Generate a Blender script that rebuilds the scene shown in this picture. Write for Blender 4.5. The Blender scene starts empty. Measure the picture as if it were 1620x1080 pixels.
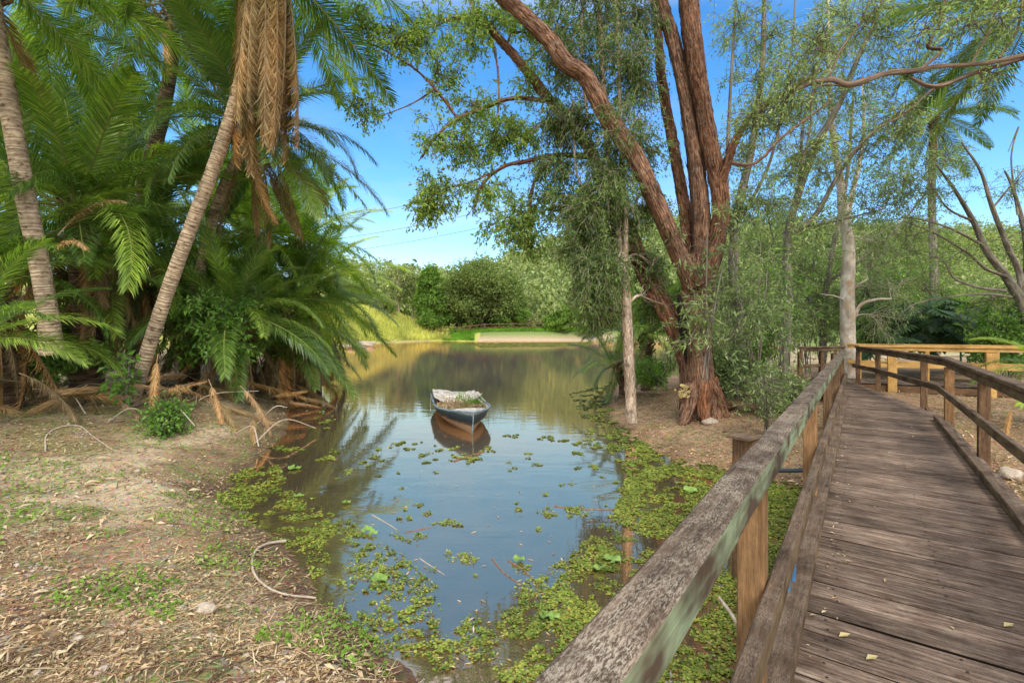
import bpy, math, random
import numpy as np
from mathutils import Vector, Matrix, Euler

rng = np.random.default_rng(7)
random.seed(7)
scene = bpy.context.scene
COL = scene.collection
F, CX, HZ, CZ = 765.0, 810.0, 518.0, 2.2      # focal length (px of a 1620 px wide frame), horizon row, camera height

def P(px, py, D):
    return np.array([(px-CX)/F*D, D, CZ-(py-HZ)/F*D])
def G(px, py, z=0.0):
    D = F*(CZ-z)/(py-HZ)
    return np.array([(px-CX)/F*D, D, z])

# ------------------------------------------------------------------ noise
def _hash(ix, iy, seed):
    h = (ix.astype(np.int64)*374761393 + iy.astype(np.int64)*668265263 + seed*974711) & 0x7fffffff
    h = ((h ^ (h >> 13))*1274126177) & 0x7fffffff
    return ((h ^ (h >> 16)) & 0xffff)/65535.0
def vnoise(x, y, seed=0):
    x = np.asarray(x, float); y = np.asarray(y, float)
    ix = np.floor(x); iy = np.floor(y); fx = x-ix; fy = y-iy
    fx = fx*fx*(3-2*fx); fy = fy*fy*(3-2*fy)
    a = _hash(ix, iy, seed); b = _hash(ix+1, iy, seed); c = _hash(ix, iy+1, seed); d = _hash(ix+1, iy+1, seed)
    return (a*(1-fx)+b*fx)*(1-fy)+(c*(1-fx)+d*fx)*fy
def fbm(x, y, seed=0, o=4):
    s = 0; a = .5; t = 0
    for i in range(o):
        s = s+a*vnoise(x*2**i, y*2**i, seed+i*17); t += a; a *= .5
    return s/t
def sstep(a, b, x):
    t = np.clip((x-a)/(b-a), 0, 1); return t*t*(3-2*t)

# ------------------------------------------------------------------ mesh builder
class MB:
    def __init__(s):
        s.V = []; s.L = []; s.S = []; s.U = []; s.n = 0; s.C = []
    def add(s, V, Fc, uv=None):
        V = np.asarray(V, float).reshape(-1, 3); Fc = np.asarray(Fc, np.int64)
        if len(Fc) == 0: return
        s.V.append(V); s.L.append((Fc+s.n).ravel()); s.S.append(np.full(len(Fc), Fc.shape[1]))
        s.U.append(np.zeros((Fc.size, 2)) if uv is None else np.asarray(uv, float).reshape(-1, 2))
        s.n += len(V)
    flat = False
    def build(s, name, m, parent=None, smooth=True, vcol=None):
        smooth = smooth and not s.flat
        me = bpy.data.meshes.new(name)
        V = np.concatenate(s.V); L = np.concatenate(s.L); S = np.concatenate(s.S); U = np.concatenate(s.U)
        me.vertices.add(len(V)); me.vertices.foreach_set('co', V.ravel())
        me.loops.add(len(L)); me.loops.foreach_set('vertex_index', L.astype(np.int32))
        me.polygons.add(len(S)); st = np.concatenate([[0], np.cumsum(S)[:-1]])
        me.polygons.foreach_set('loop_start', st.astype(np.int32))
        me.polygons.foreach_set('loop_total', S.astype(np.int32))
        me.polygons.foreach_set('use_smooth', np.full(len(S), bool(smooth)))
        uvl = me.uv_layers.new(name='UVMap'); uvl.data.foreach_set('uv', U.ravel())
        if vcol is not None:
            ca = me.color_attributes.new('tint', 'FLOAT_COLOR', 'POINT')
            ca.data.foreach_set('color', np.concatenate([vcol, np.ones((len(vcol), 1))], 1).astype(np.float32).ravel())
        me.update(); me.validate()
        if m is not None: me.materials.append(m)
        o = bpy.data.objects.new(name, me); COL.objects.link(o)
        if parent is not None: o.parent = parent; o.matrix_parent_inverse = Matrix.Translation(-Vector(parent.location))
        return o

def unit(v):
    v = np.asarray(v, float); return v/(np.linalg.norm(v, axis=-1, keepdims=True)+1e-9)

def smooth_line(pts, rad, k=4):
    """Catmull-Rom through the points"""
    pts = np.asarray(pts, float); rad = np.asarray(rad, float)
    if len(pts) < 3:
        t = np.linspace(0, 1, k+1)[:, None]; return pts[0]*(1-t)+pts[-1]*t, rad[0]*(1-t[:, 0])+rad[-1]*t[:, 0]
    q = np.vstack([2*pts[0]-pts[1], pts, 2*pts[-1]-pts[-2]]); out = []; ro = []
    for i in range(len(pts)-1):
        a, b, c, d = q[i:i+4]
        for j in range(k):
            t = j/k
            out.append(.5*((2*b)+(-a+c)*t+(2*a-5*b+4*c-d)*t*t+(-a+3*b-3*c+d)*t**3)); ro.append(rad[i]*(1-t)+rad[i+1]*t)
    out.append(pts[-1]); ro.append(rad[-1])
    return np.array(out), np.array(ro)

def tube(mb, pts, rad, n=8, rough=0.0, cap=True, seed=0):
    pts = np.asarray(pts, float); rad = np.broadcast_to(np.asarray(rad, float), (len(pts),))
    m = len(pts); T = unit(np.gradient(pts, axis=0))
    ref = np.array([1, 0, 0.]) if abs(T[0][0]) < .8 else np.array([0, 1., 0])
    Nn = []; a = ref
    for t in T:
        a = a-np.dot(a, t)*t; a = a/(np.linalg.norm(a)+1e-9); Nn.append(a)
    Nn = np.array(Nn); B = np.cross(T, Nn)
    th = np.arange(n)/n*2*math.pi
    R = rad[:, None]*np.ones((1, n))
    if rough > 0:
        r = np.random.default_rng(seed+m+n)
        lobes = 1+rough*.6*np.sin(th[None]*3+r.random()*6+np.arange(m)[:, None]*.12)+rough*.4*np.sin(th[None]*5+r.random()*6-np.arange(m)[:, None]*.07)
        R = R*lobes*(1+rough*(r.random((m, n))-.5)*.5)*(1+rough*(r.random((1, n))-.5)*1.1*(n > 14))
    V = pts[:, None]+R[..., None]*(np.cos(th)[None, :, None]*Nn[:, None]+np.sin(th)[None, :, None]*B[:, None])
    s = np.concatenate([[0], np.cumsum(np.linalg.norm(np.diff(pts, axis=0), axis=1))])
    i = np.arange(m-1)[:, None]; j = np.arange(n)[None]
    f = np.stack([i*n+j, i*n+(j+1) % n, (i+1)*n+(j+1) % n, (i+1)*n+j], -1).reshape(-1, 4)
    c = 2*math.pi*rad.mean()
    u0 = np.broadcast_to(s[:-1, None], (m-1, n)); u1 = np.broadcast_to(s[1:, None], (m-1, n))
    v0 = np.broadcast_to((j/n*c), (m-1, n)); v1 = np.broadcast_to(((j+1)/n*c), (m-1, n))
    uv = np.stack([u0, v0, u0, v1, u1, v1, u1, v0], -1).reshape(-1, 2)
    mb.add(V.reshape(-1, 3), f, uv)
    if cap:
        mb.add(V[-1], [list(range(n))]); mb.add(V[0], [list(range(n))[::-1]])

def leaf_quads(mb, pos, d, nrm, L, W, fold=.25):
    """diamond leaves, vectorised"""
    pos = np.asarray(pos); n = len(pos)
    d = unit(d); side = unit(np.cross(d, nrm)); up = np.cross(side, d)
    L = np.broadcast_to(L, (n,))[:, None]; W = np.broadcast_to(W, (n,))[:, None]
    a = pos; m = pos+d*L*.45
    V = np.stack([a, m+side*W*.5+up*W*fold, pos+d*L-up*W*fold*.6, m-side*W*.5+up*W*fold], 1)
    f = np.arange(n*4).reshape(n, 4)
    mb.add(V.reshape(-1, 3), f)

def disc_leaves(mb, pos, r, nrm, k=6, notch=False):
    n = len(pos); nrm = unit(nrm); ref = unit(rng.normal(size=(n, 3)))
    a = unit(np.cross(nrm, ref)); b = np.cross(nrm, a); th = np.arange(k)/k*2*math.pi
    r = np.broadcast_to(r, (n,))[:, None, None]
    V = pos[:, None]+r*(np.cos(th)[None, :, None]*a[:, None]+np.sin(th)[None, :, None]*b[:, None])
    mb.add(V.reshape(-1, 3), np.arange(n*k).reshape(n, k))

def beam(mb, p0, p1, w, h, ch=.006, seg=None, jit=.0015, up=(0, 0, 1), voff=None):
    """chamfered timber; p0,p1 = centre of the top face"""
    mb.flat = True
    p0 = np.asarray(p0, float); p1 = np.asarray(p1, float); L = np.linalg.norm(p1-p0)
    t = (p1-p0)/L; up = np.asarray(up, float); sd = unit(np.cross(t, up)); u = np.cross(sd, t)
    seg = seg or max(1, int(L/.35)); a, b, c = w/2, h, ch
    prof = np.array([[-a+c, 0], [a-c, 0], [a, -c], [a, -b+c], [a-c, -b], [-a+c, -b], [-a, -b+c], [-a, -c]])
    per = np.concatenate([[0], np.cumsum(np.linalg.norm(np.diff(np.vstack([prof, prof[:1]]), axis=0), axis=1))])
    ss = np.linspace(0, L, seg+1); V = []
    for s_ in ss:
        o = rng.normal(size=2)*jit
        for q in prof:
            V.append(p0+t*s_+sd*(q[0]+o[0])+u*(q[1]+o[1]))
    V = np.array(V); f = []; uv = []; r1, r2 = rng.random()*50, rng.random()*50
    for i in range(seg):
        for j in range(8):
            k = (j+1) % 8
            f.append([i*8+j, i*8+k, (i+1)*8+k, (i+1)*8+j])
            uv += [[ss[i]+r1, per[j]+r2], [ss[i]+r1, per[j+1]+r2], [ss[i+1]+r1, per[j+1]+r2], [ss[i+1]+r1, per[j]+r2]]
    mb.add(V, f, uv)
    mb.add(V[:8], [list(range(8))[::-1]], prof[::-1]+[r1, r2]); mb.add(V[-8:], [list(range(8))], prof+[r1, r2])

def tag(o, label=None, cat=None, group=None, kind=None):
    if label: o['label'] = label
    if cat: o['category'] = cat
    if group: o['group'] = group
    if kind: o['kind'] = kind
    return o
def thing(name, loc, label, cat, group=None):
    o = bpy.data.objects.new(name, None); COL.objects.link(o); o.location = Vector([float(v) for v in loc]); o.empty_display_size = .2
    return tag(o, label, cat, group)

# ------------------------------------------------------------------ materials
def nt(name):
    m = bpy.data.materials.new(name); m.use_nodes = True; t = m.node_tree; t.nodes.clear()
    out = t.nodes.new('ShaderNodeOutputMaterial'); return m, t, out
def N(t, typ, **kw):
    n = t.nodes.new(typ)
    for k, v in kw.items():
        if k.startswith('i_'):
            key = k[2:]; key = int(key) if key.isdigit() else key.replace('_', ' ')
            n.inputs[key].default_value = v
        else: setattr(n, k, v)
    return n
def ramp(t, fac, stops):
    r = t.nodes.new('ShaderNodeValToRGB'); e = r.color_ramp.elements
    e[0].position = stops[0][0]; e[0].color = (*stops[0][1], 1); e[1].position = stops[-1][0]; e[1].color = (*stops[-1][1], 1)
    for p, c in stops[1:-1]:
        x = e.new(p); x.color = (*c, 1)
    t.links.new(fac, r.inputs[0]); return r.outputs[0]
def mix(t, f, a, b, bt='MIX'):
    m = N(t, 'ShaderNodeMix', data_type='RGBA', blend_type=bt)
    for i, v in ((0, f), (6, a), (7, b)):
        if isinstance(v, bpy.types.NodeSocket): t.links.new(v, m.inputs[i])
        elif i == 0: m.inputs[0].default_value = v
        else: m.inputs[i].default_value = (*v, 1)
    return m.outputs[2]
def noise(t, co, scale, detail=4, rough=.55, dist=0, stretch=None):
    n = N(t, 'ShaderNodeTexNoise', i_Scale=scale, i_Detail=detail, i_Roughness=rough, i_Distortion=dist)
    if stretch:
        mp = N(t, 'ShaderNodeMapping'); mp.inputs['Scale'].default_value = stretch
        t.links.new(co, mp.inputs[0]); co = mp.outputs[0]
    t.links.new(co, n.inputs[0]); return n.outputs[0]
def geo(t): return t.nodes.new('ShaderNodeNewGeometry')
def bump(t, h, s, d=.01, prev=None):
    b = N(t, 'ShaderNodeBump', i_Strength=s, i_Distance=d); t.links.new(h, b.inputs['Height'])
    if prev: t.links.new(prev, b.inputs['Normal'])
    return b.outputs[0]

def leaf_mat(name, cols, transl=.35, rough=.45, obj=False, spec=.4, patch=1.2):
    """leaves: colour differs leaf by leaf and in large patches"""
    m, t, out = nt(name); g = geo(t)
    c = ramp(t, g.outputs['Random Per Island'], [(i/(len(cols)-1), x) for i, x in enumerate(cols)])
    tc = N(t, 'ShaderNodeTexCoord')
    p = noise(t, g.outputs['Position'], patch, 2)
    pr = ramp(t, p, [(.3, (.62, .66, .6)), (.7, (1.3, 1.25, 1.15))])
    c = mix(t, 1.0, c, pr, 'MULTIPLY')
    if obj:
        oi = N(t, 'ShaderNodeObjectInfo'); rr = ramp(t, oi.outputs['Random'], [(0, (.45, .55, .5)), (.6, (1., 1., .95)), (1, (1.65, 1.45, 1.15))])
        c = mix(t, 1.0, c, rr, 'MULTIPLY')
    b = N(t, 'ShaderNodeBsdfPrincipled', i_Roughness=rough); b.inputs['Specular IOR Level'].default_value = spec
    t.links.new(c, b.inputs['Base Color'])
    tr = N(t, 'ShaderNodeBsdfTranslucent'); c2 = mix(t, 1.0, c, (1.25, 1.4, .55), 'MULTIPLY'); t.links.new(c2, tr.inputs[0])
    ms = N(t, 'ShaderNodeMixShader'); ms.inputs[0].default_value = transl
    t.links.new(b.outputs[0], ms.inputs[1]); t.links.new(tr.outputs[0], ms.inputs[2]); t.links.new(ms.outputs[0], out.inputs[0])
    return m

def g_pos(t): return geo(t).outputs['Position']
def bark_mat(name, stops, su, sv, scale=1, bs=.6, bd=.02, stain=None, rings=0, rough=.85, limb=None):
    """UV: u = metres along the trunk, v = metres around"""
    m, t, out = nt(name); tc = N(t, 'ShaderNodeTexCoord')
    n1 = noise(t, tc.outputs['UV'], scale, 6, .65, .3, (su, sv, 1))
    c = ramp(t, n1, stops)
    n2 = noise(t, geo(t).outputs['Position'], 1.7, 4, .6)
    c = mix(t, 1.0, c, ramp(t, n2, [(.3, (.6, .6, .6)), (.7, (1.3, 1.25, 1.2))]), 'MULTIPLY')
    h = n1
    if rings:
        mp = N(t, 'ShaderNodeMapping'); mp.inputs['Scale'].default_value = (rings, .35, 1); t.links.new(tc.outputs['UV'], mp.inputs[0])
        w = N(t, 'ShaderNodeTexWave', i_Scale=1.0, i_Distortion=9.0, i_Detail=5.0); w.inputs['Detail Scale'].default_value = 2.5; t.links.new(mp.outputs[0], w.inputs[0])
        rr = ramp(t, w.outputs[1], [(0, (.35, .3, .26)), (.3, (.95, .95, .95)), (1, (1.1, 1.08, 1.05))])
        c = mix(t, .38, c, rr, 'MULTIPLY'); mm = N(t, 'ShaderNodeMath', operation='ADD'); t.links.new(n1, mm.inputs[0]); t.links.new(w.outputs[1], mm.inputs[1]); h = mm.outputs[0]
    if limb:
        oi = N(t, 'ShaderNodeObjectInfo'); c = mix(t, 1.0, c, ramp(t, oi.outputs['Random'], limb), 'MULTIPLY')
        f1 = noise(t, tc.outputs['UV'], 1, 5, .8, .8, (16, 95, 1)); c = mix(t, .8, c, ramp(t, f1, [(.36, (.35, .33, .32)), (.5, (1, 1, 1)), (.66, (1.5, 1.5, 1.5))]), 'MULTIPLY')
        pk = noise(t, g_pos(t), 12, 3, .6); c = mix(t, ramp(t, pk, [(.56, (0, 0, 0)), (.68, (.55, .55, .55))]), c, (.22, .2, .17))
    if stain:
        n3 = noise(t, tc.outputs['UV'], 1.0, 3, .6, 0, (2.2, 4.0, 1))
        c = mix(t, ramp(t, n3, [(.5, (0, 0, 0)), (.64, (1, 1, 1))]), c, stain)
    b = N(t, 'ShaderNodeBsdfPrincipled', i_Roughness=rough); b.inputs['Specular IOR Level'].default_value = .2
    t.links.new(c, b.inputs['Base Color']); t.links.new(bump(t, h, bs, bd), b.inputs['Normal']); t.links.new(b.outputs[0], out.inputs[0])
    return m

def wood_mat(name, stops, side=None, lichen=0, gs=22, bs=.35, pos_dark=True, island=.35, rough=.8, tint=None):
    """timber: grain runs along u; optional pale lichen speckle on top faces and different side colour"""
    m, t, out = nt(name); tc = N(t, 'ShaderNodeTexCoord'); g = geo(t); uv = tc.outputs['UV']
    gr = noise(t, uv, 1, 9, .74, .5, (3.2, gs*2.6, 1))
    c = ramp(t, gr, stops)
    fine = noise(t, uv, 1, 4, .7, 0, (14, 260, 1))
    c = mix(t, .55, c, ramp(t, fine, [(.35, (.45, .45, .45)), (.65, (1.35, 1.35, 1.35))]), 'MULTIPLY')
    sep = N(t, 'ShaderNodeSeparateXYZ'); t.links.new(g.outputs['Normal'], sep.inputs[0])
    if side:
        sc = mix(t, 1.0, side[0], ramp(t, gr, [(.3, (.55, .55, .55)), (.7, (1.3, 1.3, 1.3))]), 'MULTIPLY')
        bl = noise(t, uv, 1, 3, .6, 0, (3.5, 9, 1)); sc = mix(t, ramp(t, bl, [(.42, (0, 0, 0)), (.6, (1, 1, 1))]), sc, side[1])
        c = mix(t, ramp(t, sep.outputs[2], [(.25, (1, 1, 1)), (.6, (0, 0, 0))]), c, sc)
    if lichen:
        l1 = noise(t, uv, 1, 5, .8, .4, (60, 210, 1)); l2 = noise(t, g.outputs['Position'], 7, 5, .7, .3)
        f = mix(t, 1.0, ramp(t, l1, [(.46, (0, 0, 0)), (.56, (lichen,)*3)]), ramp(t, l2, [(.4, (.05, .05, .05)), (.6, (1, 1, 1))]), 'MULTIPLY')
        up = ramp(t, sep.outputs[2], [(.4, (0, 0, 0)), (.8, (1, 1, 1))]); f = mix(t, 1.0, f, up, 'MULTIPLY')
        c = mix(t, f, c, (.43, .395, .34))
    pn = noise(t, g.outputs['Position'], 2.3, 5, .65, .3)
    c = mix(t, .85, c, ramp(t, pn, [(.3, (.48, .46, .45)), (.5, (.95, .95, .95)), (.72, (1.45, 1.42, 1.38))]), 'MULTIPLY')
    ir = ramp(t, g.outputs['Random Per Island'], [(0, (1-island,)*3), (1, (1+island,)*3)]); c = mix(t, 1.0, c, ir, 'MULTIPLY')
    c = mix(t, 1.0, c, (.8, .765, .71), 'MULTIPLY')
    b = N(t, 'ShaderNodeBsdfPrincipled', i_Roughness=rough); b.inputs['Specular IOR Level'].default_value = .12
    t.links.new(c, b.inputs['Base Color'])
    t.links.new(bump(t, fine, bs*.5, .003, bump(t, gr, bs, .006)), b.inputs['Normal']); t.links.new(b.outputs[0], out.inputs[0])
    return m

def plain_mat(name, stops, scale=8, rough=.7, bs=.2, bd=.01, island=False, metal=0):
    m, t, out = nt(name); g = geo(t); tc = N(t, 'ShaderNodeTexCoord')
    n1 = noise(t, g.outputs['Position'], scale, 6, .65, .2); c = ramp(t, n1, stops)
    if island: c = mix(t, 1.0, c, ramp(t, g.outputs['Random Per Island'], [(0, (.55, .55, .55)), (1, (1.45, 1.4, 1.35))]), 'MULTIPLY')
    b = N(t, 'ShaderNodeBsdfPrincipled', i_Roughness=rough, i_Metallic=metal); b.inputs['Specular IOR Level'].default_value = .3
    t.links.new(c, b.inputs['Base Color']); t.links.new(bump(t, n1, bs, bd), b.inputs['Normal']); t.links.new(b.outputs[0], out.inputs[0])
    return m

def col_leaf_ground(name, cols, rough=.8, transl=0.1):
    return leaf_mat(name, cols, transl, rough, spec=.15, patch=.8)

MT = {}
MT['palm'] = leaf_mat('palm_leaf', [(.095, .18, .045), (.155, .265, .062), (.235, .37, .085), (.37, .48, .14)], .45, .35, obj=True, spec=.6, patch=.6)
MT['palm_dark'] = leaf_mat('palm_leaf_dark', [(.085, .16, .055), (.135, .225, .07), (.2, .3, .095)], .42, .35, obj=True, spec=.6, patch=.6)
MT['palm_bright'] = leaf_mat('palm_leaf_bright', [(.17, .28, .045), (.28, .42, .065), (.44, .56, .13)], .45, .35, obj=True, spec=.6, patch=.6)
MT['palm_dead'] = leaf_mat('dead_frond', [(.23, .13, .06), (.36, .22, .11), (.46, .31, .17), (.52, .39, .24)], .2, .7, obj=True, spec=.2, patch=1.0)
MT['palm_grey'] = leaf_mat('dead_frond_grey', [(.2, .12, .07), (.32, .21, .13), (.45, .34, .23)], .15, .8, obj=True, spec=.2, patch=1.0)
MT['rachis'] = plain_mat('rachis', [(.3, (.16, .2, .05)), (.7, (.3, .3, .1))], 6, .5)
MT['rachis_dead'] = plain_mat('rachis_dead', [(.3, (.22, .14, .08)), (.7, (.38, .27, .16))], 6, .7)
MT['palm_trunk'] = bark_mat('palm_trunk', [(.34, (.1, .07, .05)), (.43, (.34, .26, .18)), (.58, (.5, .4, .29)), (.75, (.64, .55, .43))], 12, 7, 1, .9, .014, rings=4.0)
MT['palm_trunk_dark'] = bark_mat('palm_trunk_dark', [(.3, (.05, .035, .025)), (.5, (.16, .11, .075)), (.7, (.3, .22, .15))], 9, 3, 1, .9, .03, rings=4.2)
MT['bark_red'] = bark_mat('bark_red', [(.34, (.03, .016, .011)), (.46, (.13, .07, .045)), (.57, (.25, .15, .1)), (.72, (.45, .31, .22))], 4.5, 38, 1, 1.0, .04, limb=[(0, (1.3, 1.28, 1.24)), (.4, (.8, .76, .72)), (.7, (1.2, .88, .64)), (1, (.8, .74, .68))])
MT['bark_brown'] = bark_mat('bark_brown', [(.3, (.05, .032, .022)), (.5, (.17, .12, .085)), (.72, (.33, .25, .19))], 2.0, 18, 1, .9, .03)
MT['bark_grey'] = bark_mat('bark_grey', [(.3, (.06, .05, .04)), (.5, (.17, .15, .12)), (.72, (.32, .3, .26))], 2.5, 14, 1, .8, .02)
MT['bark_white'] = bark_mat('bark_white', [(.34, (.1, .07, .05)), (.44, (.34, .27, .21)), (.58, (.55, .48, .4)), (.76, (.7, .65, .57))], 7, 16, 1, 1.0, .03, stain=(.36, .25, .17), limb=[(0, (1, 1, 1)), (1, (.85, .82, .8))])
MT['bark_cream'] = bark_mat('bark_cream', [(.3, (.25, .18, .12)), (.42, (.6, .53, .44)), (.6, (.78, .73, .64)), (.8, (.86, .82, .75))], 3, 6, 1, .5, .012, stain=(.55, .4, .26))
MT['leaf_a'] = leaf_mat('leaf_gum', [(.1, .18, .04), (.17, .28, .06), (.26, .38, .09), (.37, .46, .13)], .5)
MT['leaf_b'] = leaf_mat('leaf_paperbark', [(.055, .1, .03), (.09, .16, .045), (.14, .225, .06), (.21, .3, .085)], .42)
MT['leaf_c'] = leaf_mat('leaf_willowy', [(.1, .16, .06), (.18, .26, .1), (.27, .36, .15), (.38, .46, .24)], .42)
MT['leaf_d'] = leaf_mat('leaf_fresh', [(.07, .17, .025), (.13, .27, .04), (.21, .36, .065)], .42)
MT['leaf_dark'] = leaf_mat('leaf_dark', [(.02, .05, .016), (.035, .085, .028), (.055, .12, .04)], .25, .5, spec=.3)
MT['leaf_far'] = leaf_mat('leaf_far', [(.09, .135, .045), (.15, .205, .065), (.22, .28, .1)], .35, .7, spec=.1, patch=.22)
MT['leaf_far_b'] = leaf_mat('leaf_far_b', [(.08, .16, .035), (.14, .25, .05), (.21, .33, .075)], .35, .7, spec=.1, patch=.3)
MT['leaf_far_c'] = leaf_mat('leaf_far_c', [(.16, .2, .09), (.23, .28, .12), (.31, .35, .16)], .35, .7, spec=.1, patch=.2)
MT['leaf_forest'] = leaf_mat('leaf_forest', [(.14, .19, .09), (.22, .28, .12), (.31, .37, .16), (.42, .46, .23)], .3, .8, spec=.05, patch=.06)  # hill greens paled to stand in for distance haze
MT['grass_tall'] = leaf_mat('grass_tall', [(.33, .37, .08), (.49, .5, .14), (.64, .6, .26)], .4, .6, spec=.2, patch=.25)
MT['grass_bright'] = leaf_mat('grass_bright', [(.1, .24, .025), (.17, .34, .04)], .4, .6, spec=.2, patch=.5)
MT['cover'] = leaf_mat('ground_cover', [(.1, .2, .03), (.17, .3, .045), (.26, .38, .08)], .35, .6, spec=.2, patch=2)
MT['litter'] = leaf_mat('leaf_litter', [(.13, .08, .045), (.29, .19, .11), (.44, .32, .2), (.56, .45, .32), (.3, .17, .09)], .1, .8, spec=.15, patch=1.3)
MT['litter_pale'] = leaf_mat('leaf_litter_pale', [(.24, .17, .1), (.41, .31, .2), (.58, .48, .34)], .1, .8, spec=.15, patch=1.3)
MT['litter_yellow'] = leaf_mat('yellow_leaf', [(.4, .25, .09), (.5, .4, .2), (.56, .5, .32)], .2, .6, spec=.3)
MT['weed'] = leaf_mat('water_fern', [(.055, .095, .018), (.13, .2, .03), (.2, .28, .045), (.3, .33, .065), (.18, .11, .035)], .2, .5, spec=.3, patch=1.5)
MT['lily'] = leaf_mat('lily_pad', [(.14, .26, .05), (.22, .34, .08)], .2, .35, spec=.5, patch=9)
MT['stone'] = plain_mat('stone', [(.3, (.17, .14, .11)), (.7, (.4, .35, .29))], 30, .85, .5, .01, True)
MT['twig'] = plain_mat('twig', [(.3, (.09, .05, .03)), (.7, (.26, .16, .1))], 30, .85, .4, .01, True)
MT['twig_pale'] = plain_mat('twig_pale', [(.3, (.28, .22, .16)), (.7, (.52, .45, .36))], 20, .8, .4, .01)
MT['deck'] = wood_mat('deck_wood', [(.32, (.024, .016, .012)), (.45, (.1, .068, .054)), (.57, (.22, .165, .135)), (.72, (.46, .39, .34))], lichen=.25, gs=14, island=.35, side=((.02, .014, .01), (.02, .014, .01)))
MT['rail'] = wood_mat('rail_wood', [(.3, (.022, .015, .011)), (.45, (.07, .05, .038)), (.6, (.15, .112, .088)), (.78, (.3, .24, .19))], side=((.27, .34, .22), (.1, .072, .052)), lichen=.75, gs=18, island=.1)
MT['rail_dark'] = wood_mat('rail_wood_dark', [(.28, (.03, .019, .013)), (.45, (.085, .058, .042)), (.62, (.155, .11, .08)), (.78, (.26, .2, .16))], side=((.2, .15, .09), (.1, .068, .045)), lichen=.3, gs=18, island=.25)
MT['post'] = wood_mat('post_wood', [(.25, (.09, .05, .027)), (.42, (.21, .12, .06)), (.6, (.33, .205, .105)), (.78, (.44, .31, .19))], gs=16, island=.25)
MT['post_dark'] = wood_mat('post_wood_dark', [(.25, (.04, .025, .016)), (.45, (.13, .08, .05)), (.6, (.22, .14, .08)), (.78, (.33, .24, .16))], gs=16, island=.35)
MT['pine'] = wood_mat('new_pine', [(.25, (.42, .23, .07)), (.45, (.6, .37, .13)), (.6, (.7, .47, .19)), (.78, (.78, .58, .28))], gs=12, island=.15)
MT['near_black'] = plain_mat('nail_iron', [(.3, (.012, .008, .006)), (.7, (.04, .025, .018))], 30, .8)
MT['blue'] = plain_mat('blue_pipe', [(.3, (.03, .1, .22)), (.7, (.06, .19, .36))], 20, .45)
MT['black'] = plain_mat('black_pipe', [(.3, (.015, .02, .025)), (.7, (.04, .05, .06))], 20, .45)
MT['wire'] = plain_mat('wire', [(.3, (.03, .035, .04)), (.7, (.06, .06, .07))], 20, .5)

# ------------------------------------------------------------------ sky and sun
w = bpy.data.worlds.new("World"); scene.world = w; w.use_nodes = True; t = w.node_tree; t.nodes.clear()
SUN_EL, SUN_AZ = math.radians(48), math.radians(172)     # azimuth clockwise from +Y: almost straight behind the camera
wo = N(t, 'ShaderNodeOutputWorld'); bg = N(t, 'ShaderNodeBackground', i_Strength=.15)
sky = N(t, 'ShaderNodeTexSky', sky_type='NISHITA', sun_disc=False, sun_elevation=SUN_EL, sun_rotation=SUN_AZ, altitude=50, air_density=1.0, dust_density=.6, ozone_density=1.6)
tc = N(t, 'ShaderNodeTexCoord')
hsv = N(t, 'ShaderNodeHueSaturation', i_Saturation=1.36, i_Value=2.0); t.links.new(sky.outputs[0], hsv.inputs['Color'])
sp = N(t, 'ShaderNodeSeparateXYZ'); t.links.new(tc.outputs['Generated'], sp.inputs[0])
cn = noise(t, tc.outputs['Generated'], 2.2, 7, .6, .4, (1, 1, 3.2))
cl = ramp(t, cn, [(.47, (0, 0, 0)), (.72, (1, 1, 1))])
hz = ramp(t, sp.outputs[2], [(0.0, (.8, .8, .8)), (.14, (.5, .5, .5)), (.34, (.15, .15, .15)), (.55, (.12, .12, .12)), (.75, (.9, .9, .9))])
cf = mix(t, 1.0, cl, hz, 'MULTIPLY')
c = mix(t, cf, hsv.outputs[0], (6.3, 6.5, 6.7))
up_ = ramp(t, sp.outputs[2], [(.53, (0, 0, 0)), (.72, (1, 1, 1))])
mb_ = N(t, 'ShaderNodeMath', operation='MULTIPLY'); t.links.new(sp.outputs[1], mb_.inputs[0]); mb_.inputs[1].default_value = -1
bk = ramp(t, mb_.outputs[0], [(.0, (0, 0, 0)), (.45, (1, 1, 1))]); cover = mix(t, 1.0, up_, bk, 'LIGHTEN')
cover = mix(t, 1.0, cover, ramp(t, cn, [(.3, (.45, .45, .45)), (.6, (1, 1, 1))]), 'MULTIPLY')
c = mix(t, cover, c, (14.5, 14.0, 13.3))  # bright white cloud overhead and behind the camera, added as neutral fill light
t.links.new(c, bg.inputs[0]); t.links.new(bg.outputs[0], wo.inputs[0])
sl = bpy.data.lights.new('sun', 'SUN'); sl.energy = 3.5; sl.angle = math.radians(18); sl.color = (1, .94, .83)
so = bpy.data.objects.new('sun', sl); COL.objects.link(so)
sd = Vector((math.sin(SUN_AZ)*math.cos(SUN_EL), math.cos(SUN_AZ)*math.cos(SUN_EL), math.sin(SUN_EL)))
so.rotation_euler = sd.to_track_quat('Z', 'Y').to_euler(); so.location = (0, 0, 30)

cam = bpy.data.cameras.new('camera'); co = bpy.data.objects.new('camera', cam); COL.objects.link(co)
cam.sensor_width = 36; cam.lens = 36*F/1620; cam.shift_y = (HZ-540)/1620.0*1.0; cam.clip_end = 3000; cam.clip_start = .02
cam.shift_y = -(540-HZ)/1620.0
co.location = (0, 0, CZ); co.rotation_euler = (math.radians(90), 0, 0); scene.camera = co
scene.view_settings.view_transform = 'Standard'; scene.view_settings.look = 'None'; scene.view_settings.exposure = 0
scene.cycles.max_bounces = 8; scene.cycles.diffuse_bounces = 4; scene.cycles.glossy_bounces = 3; scene.cycles.transmission_bounces = 4
scene.cycles.use_denoising = True

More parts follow.
